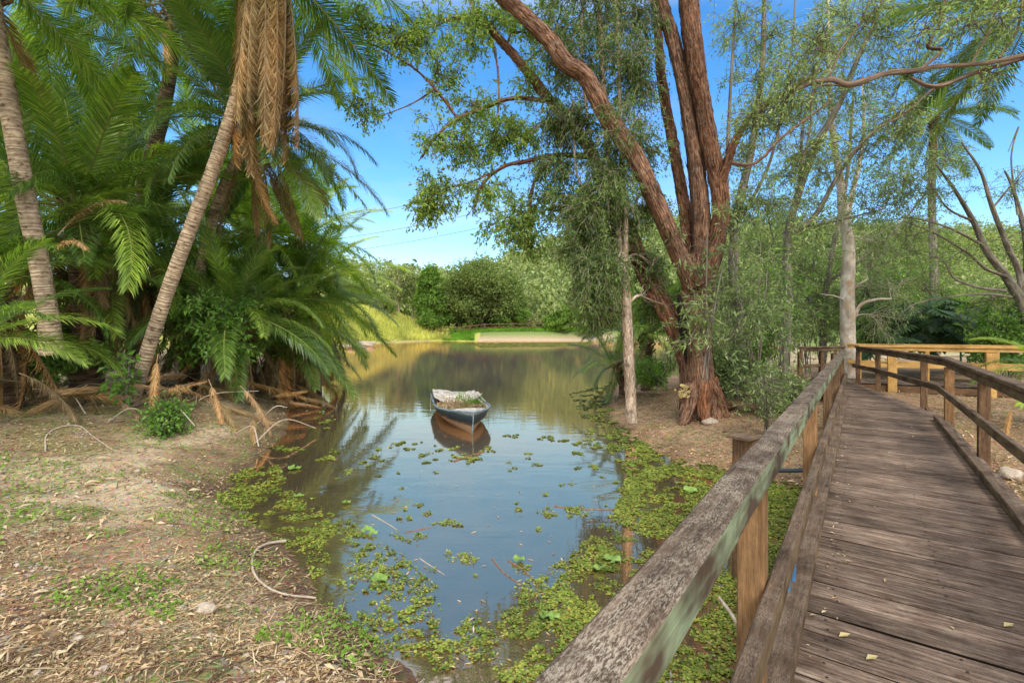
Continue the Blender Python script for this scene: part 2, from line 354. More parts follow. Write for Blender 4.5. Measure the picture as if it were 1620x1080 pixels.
# ------------------------------------------------------------------ terrain
shore_px = [(650, 1080), (605, 1024), (566, 986), (509, 944), (474, 905), (440, 856), (406, 833), (367, 806), (360, 770), (383, 745), (440, 703), (450, 685), (459, 640), (500, 612), (519, 600), (521, 570), (531, 553),
            (545, 546), (600, 543), (650, 541), (690, 539.5), (750, 540), (850, 540), (915, 540), (1000, 540.5), (1120, 541), (1225, 543), (1235, 552), (1212, 575), (1180, 594), (1130, 598), (1060, 596), (1000, 600),
            (960, 615), (950, 638), (962, 659), (976, 683), (1008, 705), (1050, 722), (1071, 737), (1130, 748), (1180, 758), (1250, 772)]
shore = np.array([G(*p)[:2] for p in shore_px]+[(4.7, 5.9), (5.0, 4.5), (4.9, 2), (4.6, -2), (1.6, -2), (1.1, .4), (.4, 1.5), (-.25, 2.3)])
def sdist(x, y):
    """signed distance to the shoreline, + on land"""
    x = np.asarray(x, float); y = np.asarray(y, float); d = np.full(x.shape, 1e9); ins = np.zeros(x.shape, bool)
    n = len(shore)
    for i in range(n):
        a = shore[i]; b = shore[(i+1) % n]; e = b-a
        t_ = np.clip(((x-a[0])*e[0]+(y-a[1])*e[1])/(e@e), 0, 1)
        d = np.minimum(d, np.hypot(x-a[0]-t_*e[0], y-a[1]-t_*e[1]))
        c1 = (a[1] > y) != (b[1] > y)
        with np.errstate(divide='ignore', invalid='ignore'):
            xi = a[0]+(y-a[1])*e[0]/(e[1] if e[1] != 0 else 1e-9)
        ins ^= c1 & (x < xi)
    return np.where(ins, -d, d)
AZ = [-2500, 300, 560, 640, 700, 800, 860, 900, 960, 1100, 1300, 1620, 3000]
RID = [430, 432, 442, 452, 446, 416, 394, 380, 362, 350, 362, 374, 396]
def hgt(x, y, sd=None):
    if sd is None: sd = sdist(x, y)
    w_ = sd+(fbm(x*1.1, y*1.1, 3, 3)-.5)*.35*np.clip(12/(y+3), .2, 1)
    land = (.62*(1-np.exp(-np.maximum(w_, 0)/1.4))*(.35+.65*sstep(0, .9, w_)))+.02*np.minimum(np.maximum(w_, 0), 12)
    right = sstep(1, 3, x)
    land = land*(1-.45*right)+ .02*right*np.clip(w_, 0, 1)
    w_ = np.where(sd < -.4, np.minimum(w_, sd*.5), w_); z = np.where(w_ > 0, land, np.maximum(w_*.35, -1.2))
    yy = np.maximum(y, 1); az = 810+765*x/yy
    # dam wall with long grass on the far left, low far bank
    g = np.interp(az, [0, 420, 545, 620, 700, 760], [6.0, 5.6, 5.2, 4.2, 2.4, 1.2])
    far = sstep(36, 46, y)
    dsh = np.maximum(w_, 0)
    z = np.where((w_ > 0) & (far > 0), z*(1-far)+far*((1-sstep(700, 780, az))*g*sstep(0, 9, dsh)+sstep(700, 780, az)*1.65*sstep(0, 5, dsh)+.1), z)
    r = CZ+(HZ-np.interp(az, AZ, RID))/F*270-9.5
    hill = sstep(112, 275, y)*np.maximum(r, 0)*(1+.0*x)+ sstep(275, 600, y)*6
    hill = hill*(1+.1*(fbm(x*.02, y*.02, 9, 3)-.5))
    z = z+hill
    dt = (fbm(x*3, y*3, 21, 4)-.5)*.07*(w_ > .05)+(fbm(x*.6, y*.6, 5, 3)-.5)*.16*(w_ > .5)
    return z+dt*sstep(80, 20, y)+ (fbm(x*.15, y*.15, 5, 3)-.5)*.5*sstep(25, 60, y)*sstep(0, 6, w_)
def axis(lo, hi, c0, c1, fine, grow):
    a = list(np.arange(c0, c1+1e-6, fine)); s = fine; v = c1
    while v < hi: s *= grow; v += s; a.append(v)
    s = fine; v = c0; b = []
    while v > lo: s *= grow; v -= s; b.append(v)
    return np.array(b[::-1]+a)
gx = axis(-1500, 1500, -7.5, 9.5, .07, 1.045); gy = axis(-300, 2000, .6, 12.5, .07, 1.035)
GX, GY = np.meshgrid(gx, gy); SD = sdist(GX, GY); GZ = hgt(GX, GY, SD)
nx, ny = len(gx), len(gy)
i = np.arange(ny-1)[:, None]; j = np.arange(nx-1)[None]
f = np.stack([i*nx+j, i*nx+j+1, (i+1)*nx+j+1, (i+1)*nx+j], -1).reshape(-1, 4)
soil = np.array([.37, .265, .155]); pale = np.array([.58, .46, .3]); wet = np.array([.12, .08, .052]); green = np.array([.15, .22, .05])
n1 = fbm(GX*.9, GY*.9, 31, 4)[..., None]; n2 = fbm(GX*2.3, GY*2.3, 41, 4)[..., None]; n3 = fbm(GX*.5, GY*.5, 51, 3)[..., None]
c = soil*(1-sstep(.42, .62, n1))+pale*sstep(.42, .62, n1)
leftw = sstep(2, 0, GX)[..., None]
c = c*(1-.45*sstep(.5, .62, n2)*leftw)+green*.45*sstep(.5, .62, n2)*leftw
wf = sstep(.6, .0, SD+(n2[..., 0]-.5)*1.1)[..., None]*.85; c = c*(1-wf)+wet*wf
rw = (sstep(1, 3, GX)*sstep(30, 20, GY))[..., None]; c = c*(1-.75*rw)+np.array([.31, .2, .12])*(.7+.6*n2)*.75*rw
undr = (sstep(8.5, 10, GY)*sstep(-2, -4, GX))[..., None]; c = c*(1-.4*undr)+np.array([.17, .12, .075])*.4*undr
farm = sstep(25, 45, GY)[..., None]; AZG = (810+765*GX/np.maximum(GY, 1))[..., None]
fg = np.where(AZG < 760, np.array([.42, .45, .11]), np.array([.2, .27, .08])); c = c*(1-farm)+fg*farm
sand = (sstep(2.3, 1.5, SD)*sstep(-.5, .2, SD))[..., None]*farm*((AZG > 755)).astype(float)
c = c*(1-sand)+np.array([.5, .38, .27])*sand
rck = (sstep(1.4, .6, SD)*sstep(.1, .3, SD))[..., None]*farm*(AZG < 700); c = c*(1-rck*.8)+np.array([.36, .27, .19])*rck*.8
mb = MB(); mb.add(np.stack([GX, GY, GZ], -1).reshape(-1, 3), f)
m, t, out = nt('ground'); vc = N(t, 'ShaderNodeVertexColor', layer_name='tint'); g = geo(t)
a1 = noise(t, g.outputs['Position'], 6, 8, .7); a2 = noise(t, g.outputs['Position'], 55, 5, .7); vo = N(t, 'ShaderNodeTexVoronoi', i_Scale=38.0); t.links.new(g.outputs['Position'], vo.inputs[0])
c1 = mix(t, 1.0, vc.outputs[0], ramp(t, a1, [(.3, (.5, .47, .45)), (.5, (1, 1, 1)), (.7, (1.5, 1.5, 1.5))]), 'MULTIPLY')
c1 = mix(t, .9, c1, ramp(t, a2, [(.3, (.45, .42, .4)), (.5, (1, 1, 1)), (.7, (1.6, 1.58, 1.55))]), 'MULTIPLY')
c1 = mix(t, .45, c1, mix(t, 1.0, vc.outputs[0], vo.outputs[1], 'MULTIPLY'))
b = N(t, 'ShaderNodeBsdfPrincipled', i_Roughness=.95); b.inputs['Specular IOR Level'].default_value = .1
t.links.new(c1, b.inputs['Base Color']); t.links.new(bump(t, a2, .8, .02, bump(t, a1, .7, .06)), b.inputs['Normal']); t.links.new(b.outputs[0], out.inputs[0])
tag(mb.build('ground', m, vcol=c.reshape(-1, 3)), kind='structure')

def gz(x, y):
    return hgt(np.asarray(x, float), np.asarray(y, float))

# ------------------------------------------------------------------ water
m, t, out = nt('pond_water'); g = geo(t)
wn = noise(t, g.outputs['Position'], 1.0, 3, .5, .2, (1.2, 3.0, 1)); wn2 = noise(t, g.outputs['Position'], 9, 2, .5, 0, (.6, 1.6, 1))
bm_ = bump(t, wn2, .05, .01, bump(t, wn, .06, .05))
gl = N(t, 'ShaderNodeBsdfGlossy', i_Roughness=.025); gl.inputs[0].default_value = (1.0, .71, .46, 1); t.links.new(bm_, gl.inputs['Normal'])
df = N(t, 'ShaderNodeBsdfDiffuse'); dn = noise(t, g.outputs['Position'], 3.5, 5, .65)
t.links.new(ramp(t, dn, [(.35, (.065, .044, .021)), (.7, (.105, .071, .034))]), df.inputs[0])
lw = N(t, 'ShaderNodeFresnel', i_IOR=1.33); t.links.new(bm_, lw.inputs['Normal'])
fr = N(t, 'ShaderNodeMapRange'); fr.inputs['From Min'].default_value = .02; fr.inputs['From Max'].default_value = .45; fr.inputs['To Min'].default_value = .58; fr.inputs['To Max'].default_value = .86
t.links.new(lw.outputs[0], fr.inputs[0]); ms = N(t, 'ShaderNodeMixShader'); t.links.new(fr.outputs[0], ms.inputs[0]); t.links.new(df.outputs[0], ms.inputs[1]); t.links.new(gl.outputs[0], ms.inputs[2])
g2 = N(t, 'ShaderNodeBsdfGlossy', i_Roughness=.5); g2.inputs[0].default_value = (1, .96, .9, 1); m2_ = N(t, 'ShaderNodeMixShader'); m2_.inputs[0].default_value = .04
t.links.new(ms.outputs[0], m2_.inputs[1]); t.links.new(g2.outputs[0], m2_.inputs[2]); t.links.new(m2_.outputs[0], out.inputs[0])
mb = MB(); mb.add([[-60, -4, 0], [60, -4, 0], [60, 95, 0], [-60, 95, 0]], [[0, 1, 2, 3]])
tag(mb.build('pond_water', m), kind='structure')

# ------------------------------------------------------------------ boardwalk
A = math.radians(35.86); d1 = np.array([math.sin(A), math.cos(A)]); n1_ = np.array([math.cos(A), -math.sin(A)])
ZD = .7
def SP(s, p, z): q = s*d1+p*n1_; return np.array([q[0], q[1], z])
bw = thing('boardwalk', (0, 0, ZD-.2), 'weathered dark timber boardwalk with railings running from the near right corner', 'boardwalk')
mb = MB(); s = -2.6
while s < 16.2:
    wd = .176; pr = 1.12 if s < 10.9 else 1.12-(s-10.9)*.245; pl = -.37 if s < 12.9 else -.37-(s-12.9)*.42
    dz = rng.normal()*.0015
    beam(mb, SP(s, pl-rng.random()*.015, ZD+dz), SP(s, pr+rng.random()*.015, ZD+dz+rng.normal()*.0015), wd, .035, .007, seg=3, jit=.0015)
    s += .19
nb = sum(len(q_) for q_ in mb.S)
for i_ in range(60):
    for p_ in (-.13, .38, .98):
        for q_ in (-.045, .045):
            c_ = SP(-2.6+.19*i_+q_+rng.normal()*.006, p_+rng.normal()*.008, ZD+.0025); mb.add([c_+np.array([math.cos(a_)*.0065, math.sin(a_)*.0065, 0]) for a_ in np.arange(6)*math.pi/3], [[0, 1, 2, 3, 4, 5]])
dk = mb.build('deck', MT['deck'], bw); dk.data.materials.append(MT['near_black']); mi = np.zeros(len(dk.data.polygons), np.int32); mi[nb:] = 1; dk.data.polygons.foreach_set('material_index', mi)
for p_ in (-.3, .38, 1.03):
    mb = MB(); beam(mb, SP(-2.6, p_, ZD-.037), SP(12.8, p_, ZD-.037), .07, .19); mb.build('bearer', MT['post_dark'], bw)
top_s = 12.98
mb = MB()
for a_, b_ in ((-1.6, 3.82), (3.825, 8.8), (8.805, top_s)):
    beam(mb, SP(a_, -.333, ZD+1.0), SP(b_, -.333, ZD+1.0), .105, .112, .012, jit=.002)
mb.build('top_rail', MT['rail'], bw)
mb = MB()
for a_, b_ in ((-1.6, 4.8), (4.803, 10.2), (10.203, top_s)): beam(mb, SP(a_, -.275, ZD+.5), SP(b_, -.275, ZD+.5), .055, .1, .006)
mb.build('mid_rail', MT['rail_dark'], bw)
mb = MB(); beam(mb, SP(-1.6, -.281, ZD+.085), SP(5.6, -.281, ZD+.085), .095, .082, .008); beam(mb, SP(5.604, -.281, ZD+.083), SP(12.5, -.281, ZD+.083), .095, .08, .008)
mb.build('kerb', MT['rail_dark'], bw)
for s_ in (-.6, 2.1, 4.8, 7.5, 10.2, 12.9):
    mb = MB(); q = SP(s_, -.357, 0); beam(mb, (q[0], q[1], -1.0), (q[0], q[1], ZD+.885), .1, .1, .006, up=(-d1[0], -d1[1], 0)); 
    o = mb.build('post', MT['post'] if s_ < 5 else MT['post_dark'], bw)
PB = [SP(-2, 1.15, 0), SP(10.95, 1.15, 0), np.array([8.82+.02, 11.6, 0]), np.array([9.35, 13.1, 0])]
mb = MB(); mm_ = MB()
for a_, b_ in zip(PB[:-1], PB[1:]):
    e = unit(b_-a_)*.004
    beam(mb, a_+[0, 0, ZD+1.0], b_-e+[0, 0, ZD+1.0], .12, .045, .008); beam(mm_, a_+[0, 0, ZD+.952], b_-e+[0, 0, ZD+.952], .06, .1)
tr_ = mb.build('top_rail', MT['rail_dark'], bw); mm_.build('rail_plate', MT['rail_dark'], tr_)
mb = MB()
off = np.array([-n1_[0], -n1_[1], 0])*.09
for a_, b_ in zip(PB[:-1], PB[1:]):
    e = unit(b_-a_)*.004; beam(mb, a_+off+[0, 0, ZD+.52], b_-e+off+[0, 0, ZD+.52], .05, .1)
mb.build('mid_rail', MT['rail_dark'], bw)
mb = MB(); beam(mb, SP(-2, .99, ZD+.085), SP(10.35, .99, ZD+.085), .09, .082, .008); mb.build('kerb', MT['rail_dark'], bw)
posts = [SP(s_, 1.15, 0) for s_ in (-.55, 2.2, 4.95, 7.7, 10.46)]+[np.array([7.93, 9.3, 0]), np.array([8.78, 11.6, 0]), np.array([9.3, 13.0, 0])]
for k, q in enumerate(posts):
    mb = MB(); beam(mb, (q[0], q[1], .1), (q[0], q[1], ZD+.85), .105 if k != 4 else .12, .105, .006, up=(-d1[0], -d1[1], 0)); mb.build('post', MT['post_dark'] if k != 4 else MT['post'], bw)

# stump post outside the rail, pipes
q = P(1176, 693, 4.2)
mb = MB(); beam(mb, (q[0], q[1], -.9), (q[0], q[1], q[2]), .19, .19, .012, up=(-.6, -.8, 0)); st = thing('pile', (q[0], q[1], 0), 'square dark timber pile standing in the water outside the railing', 'post')
mb.build('pile_shaft', MT['post_dark'], st); mb = MB(); beam(mb, (q[0]-.08, q[1]-.06, q[2]+.002+.02), (q[0]+.08, q[1]+.06, q[2]+.022), .2, .02, .004); mb.build('pile_cap', MT['rail_dark'], st)
mb = MB(); a_ = P(1205, 743, 4.6); b_ = P(1300, 742, 4.95); tube(mb, *smooth_line([a_, (a_+b_)/2+[0, 0, -.01], b_], [.02]*3), n=10)
tag(mb.build('black_pipe', MT['black']), 'black plastic pipe crossing under the boardwalk rail', 'pipe')
bp = thing('blue_conduit', P(1254, 930, 2.7), 'pair of blue plastic pipes hanging beside the boardwalk kerb', 'pipe')
for k in range(2):
    mb = MB(); a_ = P(1247+k*8, 850, 2.62+.1*k); b_ = P(1244+k*7, 960, 2.6+.1*k); tube(mb, *smooth_line([a_, (a_+b_)/2+[.01, 0, 0], b_], [.011]*3), n=8); mb.build('pipe', MT['blue'], bp)
mb = MB(); tube(mb, *smooth_line([P(1138, 945, 3.6), P(1158, 972, 3.4), P(1166, 988, 3.3)], [.012, .013, .011]), n=8)
tag(mb.build('white_hose', MT['twig_pale']), 'short length of white hose lying below the near railing post', 'hose')

# new pine boardwalk crossing at the far end
pw = thing('pine_boardwalk', (10.5, 12.6, ZD-.2), 'cross boardwalk with new pale yellow pine railings beyond the old deck', 'boardwalk')
E0 = np.array([9.5, 13.25, 0]); E1 = np.array([15.6, 10.4, 0]); ed = unit(E1-E0); en = np.array([-ed[1], ed[0], 0]); 
if en[1] < 0: en = -en
mb = MB(); s = -2.3; Ld = np.linalg.norm(E1-E0)
while s < Ld:
    a_ = E0+ed*s; beam(mb, a_+en*.08+[0, 0, ZD-.02], a_+en*1.45+[0, 0, ZD-.02+rng.normal()*.002], .138, .035, .004, seg=1); s += .146
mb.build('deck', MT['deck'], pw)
mb = MB(); beam(mb, E0-ed*.2+en*.1+[0, 0, ZD-.06], E1+en*.1+[0, 0, ZD-.06], .06, .18); beam(mb, E0-ed*2+en*1.4+[0, 0, ZD-.06], E1+en*1.4+[0, 0, ZD-.06], .06, .18); mb.build('bearer', MT['post_dark'], pw)
for side, o_ in ((0, en*0), (1, en*1.5)):
    mb = MB(); beam(mb, E0-ed*.1*side+o_+[0, 0, ZD+1.02], E1+o_+[0, 0, ZD+1.02], .12, .045, .005); beam(mb, E0+o_+[0, 0, ZD+.972], E1+o_+[0, 0, ZD+.972], .045, .09, .004); mb.build('top_rail', MT['pine'], pw)
    mb = MB(); oo = en*(.05 if side == 0 else -.05); beam(mb, E0+o_+oo+[0, 0, ZD+.52], E1+o_+oo+[0, 0, ZD+.52], .045, .09, .004); mb.build('mid_rail', MT['pine'], pw)
    for s_ in ([.75, 2.75, 4.75] if side == 0 else [.3, 1.9, 3.4, 5.2]):
        q = E0+ed*s_+o_-en*(.0 if side == 0 else 0); wd = .2 if side == 0 else .1
        mb = MB(); beam(mb, (q[0], q[1], .3), (q[0], q[1], ZD+.878), wd, .1, .005, up=(-en[0], -en[1], 0)); mb.build('post', MT['pine'], pw)
# old dark arm to the left
lw_ = thing('old_boardwalk_arm', (7.5, 13.2, ZD-.2), 'short dark weathered boardwalk arm with railings behind the end of the left rail', 'boardwalk')
L0 = P(1266, 548, 13.0); L0[2] = 0; R0 = np.array([9.3, 13.55, 0])
for a_, b_ in ((L0, R0), (L0+[.35, -.9, 0], np.array([7.95, 11.9, 0]))):
    e = unit(b_-a_)
    mb = MB(); beam(mb, a_+[0, 0, ZD+.99], b_+[0, 0, ZD+.99], .11, .045, .006); beam(mb, a_+[0, 0, ZD+.942], b_+[0, 0, ZD+.942], .05, .09); mb.build('top_rail', MT['rail_dark'], lw_)
    mb = MB(); beam(mb, a_+[0, .06, ZD+.5], b_+[0, .06, ZD+.5], .05, .09); mb.build('mid_rail', MT['rail_dark'], lw_)
    for k in (.02, .5, .97):
        q = a_+(b_-a_)*k; mb = MB(); beam(mb, (q[0], q[1], .2), (q[0], q[1], ZD+.85), .1, .1, .005, up=(0, -1, 0)); mb.build('post', MT['post_dark'], lw_)

# ------------------------------------------------------------------ boat
B0 = np.array([-.83, 10.05]); S0 = np.array([-1.68, 13.5]); bl = np.linalg.norm(B0-S0); bd = (B0-S0)/bl; bn = np.array([-bd[1], bd[0]])   # bn: to the viewer's right when looking at the bow
def BP(t_, h_, z): q = S0+bd*bl*t_+bn*h_; return np.array([q[0], q[1], z])
boat = thing('rowing_boat', (*((B0+S0)/2), 0), 'old blue and rust tan rowing boat floating mid pond with weeds inside', 'boat')
def hb(t_): return .66*(1-.12*(1-t_)**2)*np.clip(1-np.clip((t_-.5)/.5, 0, 1)**2.6, 0, 1)+.004
def shz(t_): return .33+.13*np.clip((t_-.45)/.55, 0, 1)**1.7+.03*(1-t_)
TS = np.concatenate([np.linspace(0, .5, 9), np.linspace(.54, 1, 18)])
prof = [(0, -.16), (.34, -.12), (.6, -.02), (.74, .08), (.86, .17), (.95, .25), (1.0, 1.0)]   # fraction of beam, height (last: sheer)
def ring(t_, ins=0.0):
    r_ = []; h = max(hb(t_)-ins, .002); sz = shz(t_)
    kk = np.clip((t_-.55)/.45, 0, 1)
    pts = []
    for k, (fx, fz) in enumerate(prof):
        z = sz if k == len(prof)-1 else (-.16+(fz+.16)*1.0)+ (ins*.8)
        if k < len(prof)-1: z = z+(sz-.33)*.5*max(0, fz+.16)/.4 + kk**3*.05*(k == 0)
        ff = fx*(1-kk*.55*(1-(k/(len(prof)-1))**1.5))
        pts.append((ff*h, z))
    out_ = [(-a_, z) for a_, z in pts[::-1]]+[(a_, z) for a_, z in pts[1:]]
    rake = .0
    return np.array([BP(t_+ .05*np.clip(z/.4, -.2, 1.2)*kk**2, a_, z) for a_, z in out_])
def loft(ins, t0=0, t1=1.0, flip=False):
    R = np.array([ring(min(max(t_, t0), t1), ins) for t_ in TS]); n_ = R.shape[1]; f = []
    for i in range(len(TS)-1):
        for j in range(n_-1):
            q = [i*n_+j, i*n_+j+1, (i+1)*n_+j+1, (i+1)*n_+j]; f.append(q[::-1] if flip else q)
    return R, f, n_
m, t, out = nt('hull_paint'); g = geo(t); sp = N(t, 'ShaderNodeSeparateXYZ'); t.links.new(g.outputs['Position'], sp.inputs[0])
hn = noise(t, g.outputs['Position'], 6, 6, .7, .3, (1, 1, 3)); ad = N(t, 'ShaderNodeMath', operation='MULTIPLY_ADD'); t.links.new(hn, ad.inputs[0]); ad.inputs[1].default_value = .16; t.links.new(sp.outputs[2], ad.inputs[2])
mr = N(t, 'ShaderNodeMapRange'); mr.inputs['From Min'].default_value = 0; mr.inputs['From Max'].default_value = .55; t.links.new(ad.outputs[0], mr.inputs[0])
hc = ramp(t, mr.outputs[0], [(0, (.13, .08, .045)), (.18, (.25, .18, .12)), (.4, (.27, .2, .135)), (.47, (.07, .06, .055)), (.58, (.012, .025, .036)), (.84, (.022, .055, .08)), (.93, (.25, .3, .32)), (1, (.5, .52, .52))])
hf = noise(t, g.outputs['Position'], 60, 4, .7); hc = mix(t, .5, hc, ramp(t, hf, [(.35, (.6, .6, .6)), (.65, (1.3, 1.3, 1.3))]), 'MULTIPLY')
b = N(t, 'ShaderNodeBsdfPrincipled', i_Roughness=.62); b.inputs['Specular IOR Level'].default_value = .2; t.links.new(hc, b.inputs['Base Color']); t.links.new(bump(t, hn, .15, .01), b.inputs['Normal']); t.links.new(b.outputs[0], out.inputs[0])
MT['hull'] = m
MT['boat_white'] = plain_mat('boat_white', [(.36, (.16, .11, .07)), (.5, (.42, .38, .32)), (.66, (.58, .56, .51))], 9, .6, .3)
MT['boat_rim'] = plain_mat('boat_rim', [(.35, (.05, .11, .16)), (.6, (.2, .27, .32)), (.75, (.45, .5, .53))], 14, .5, .2)
mb = MB(); R, f, n_ = loft(0); mb.add(R.reshape(-1, 3), f); mb.add(R[0], [list(range(n_))]); hl = mb.build('hull', MT['hull'], boat)
mb = MB(); R, f, n_ = loft(.035, .012, .985, True); mb.add(R.reshape(-1, 3), f); mb.add(R[0], [list(range(n_))[::-1]]); mb.build('inner_hull', MT['boat_white'], boat)
mb = MB()
for sg in (0, -1):
    pts = np.array([ring(t_, .012)[sg] for t_ in TS])+[0, 0, .006]; tube(mb, pts, .022, n=8)
e0, e1 = ring(0, .012)[0], ring(0, .012)[-1]; tube(mb, np.array([e0, (e0+e1)/2, e1])+[0, 0, .006], .022, n=8)
gw = mb.build('gunwale', MT['boat_rim'], boat)
mb = MB(); rows = []
for t_ in np.linspace(.8, .995, 10):
    a_, b_ = ring(t_, .02)[0], ring(t_, .02)[-1]; rows.append([a_+(b_-a_)*k/6+np.array([0, 0, .035*math.sin(math.pi*k/6)*(1-(t_-.8)*3)-.004]) for k in range(7)])
rows = np.array(rows); f = [[i*7+j, i*7+j+1, (i+1)*7+j+1, (i+1)*7+j] for i in range(9) for j in range(6)]
mb.add(rows.reshape(-1, 3), f); front = rows[0]; low = front-[0, 0, .05]; mb.add(np.vstack([front, low]), [[j+7, j+8, j+1, j] for j in range(6)]); mb.build('bow_deck', MT['boat_white'], boat)
mb = MB(); ss = [BP(1.0+.05*z/.42, 0, z) for z in np.linspace(-.1, .46, 8)]; tube(mb, np.array(ss)+np.append(bd*.012, 0), .014, n=6); mb.build('stem_strip', MT['boat_rim'], hl)
mb = MB()      # chine rub strip
for sg in (2, -3): tube(mb, np.array([ring(t_, -.004)[sg] for t_ in TS]), .01, n=5)
mb.build('rub_strip', MT['hull'], hl)
for t_ in (.1, .42):
    mb = MB(); beam(mb, BP(t_, -.54, .27), BP(t_, .54, .27), .22, .03, .005, seg=3); mb.build('seat', MT['boat_white'], boat)
for sg in (-1, 1):
    for t_ in (.05, .3, .5):
        mb = MB(); h = sg*(hb(t_)-.02); z0 = shz(t_)
        tube(mb, np.array([BP(t_-.02, h, z0+.0), BP(t_-.02, h, z0+.12), BP(t_+.02, h, z0+.12), BP(t_+.02, h, z0)]), .008, n=6); mb.build('rowlock', MT['wire'], gw)
# sagging canvas over the stern
rows = []
for i_, t_ in enumerate(np.linspace(.0, .36, 14)):
    r_ = []
    for k in range(17):
        v = k/16; h = (hb(t_)-.05)*(v*2-1); z = shz(t_)+.1-.2*math.sin(math.pi*v)**.8*(.25+.75*i_/13)-.03*(i_/13)+.05*math.sin(i_*1.1+v*5)*.5+.1*v*(i_/13)+.035*(vnoise(np.array([v*6]), np.array([t_*14]), 5)[0]-.5)
        r_.append(BP(t_+.1*(v-.3), h, z))
    rows.append(r_)
rows = np.array(rows); f = [[i*17+j, i*17+j+1, (i+1)*17+j+1, (i+1)*17+j] for i in range(13) for j in range(16)]
mb = MB(); mb.add(rows.reshape(-1, 3), f); cv = mb.build('canvas', MT['boat_white']); tag(cv, 'crumpled white canvas sagging over the stern of the rowing boat', 'canvas')
sm = cv.modifiers.new('thick', 'SOLIDIFY'); sm.thickness = .02
mb = MB()
for k in range(520):
    t_ = .3+.48*rng.random(); h = (hb(t_)-.12)*(rng.random()*2-1); z = .2+.2*rng.random()*(1.1-abs(h)); a_ = BP(t_, h, z)
    dd = unit(rng.normal(size=3)*[1, 1, .5])*(.12+.22*rng.random()); tube(mb, [a_-dd/2, a_+rng.normal(size=3)*.02, a_+dd/2+[0, 0, .02]], [.004, .006, .003], n=3, cap=False)
n = 2500; t_ = .34+.46*rng.random(n); pos = np.array([BP(a_, (hb(a_)-.1)*(r1*2-1), .2+.12*r2) for a_, r1, r2 in zip(t_, rng.random(n), rng.random(n))])
leaf_quads(mb, pos, rng.normal(size=(n, 3)), rng.normal(size=(n, 3))+[0, 0, 1], .08, .03)
tag(mb.build('brush_heap', MT['litter']), 'brown heap of dead sticks and leaves filling the rowing boat', 'brush heap')
mb = MB(); n = 260; cc = np.array([BP(.5, .3, .26), BP(.5, .3, .22), BP(.72, -.1, .2), BP(.3, .1, .3)])[rng.choice(4, n, p=[.5, .25, .1, .15])]
pos = cc+rng.normal(size=(n, 3))*[.1, .12, .05]; leaf_quads(mb, pos, rng.normal(size=(n, 3))*[.5, .5, .2]+[0, 0, 1], rng.normal(size=(n, 3)), .12+.2*rng.random(n), .016)
tag(mb.build('boat_weeds', MT['grass_bright']), 'green grassy weeds sprouting inside the rowing boat', 'weeds')
mb = MB()
for a_, b_ in (((682, 622, 13.4), (681, 650, 12.2)), ((750, 618, 12.5), (768, 634, 11.2)), ((745, 620, 12.5), (762, 636, 11.3)), ((683, 622, 13.4), (718, 624, 13.4))):
    tube(mb, [P(*a_), P(*b_)], .009, n=6)
tag(mb.build('canopy_frame', MT['boat_white']), 'bent pale metal rods of a collapsed canopy on the rowing boat', 'frame')

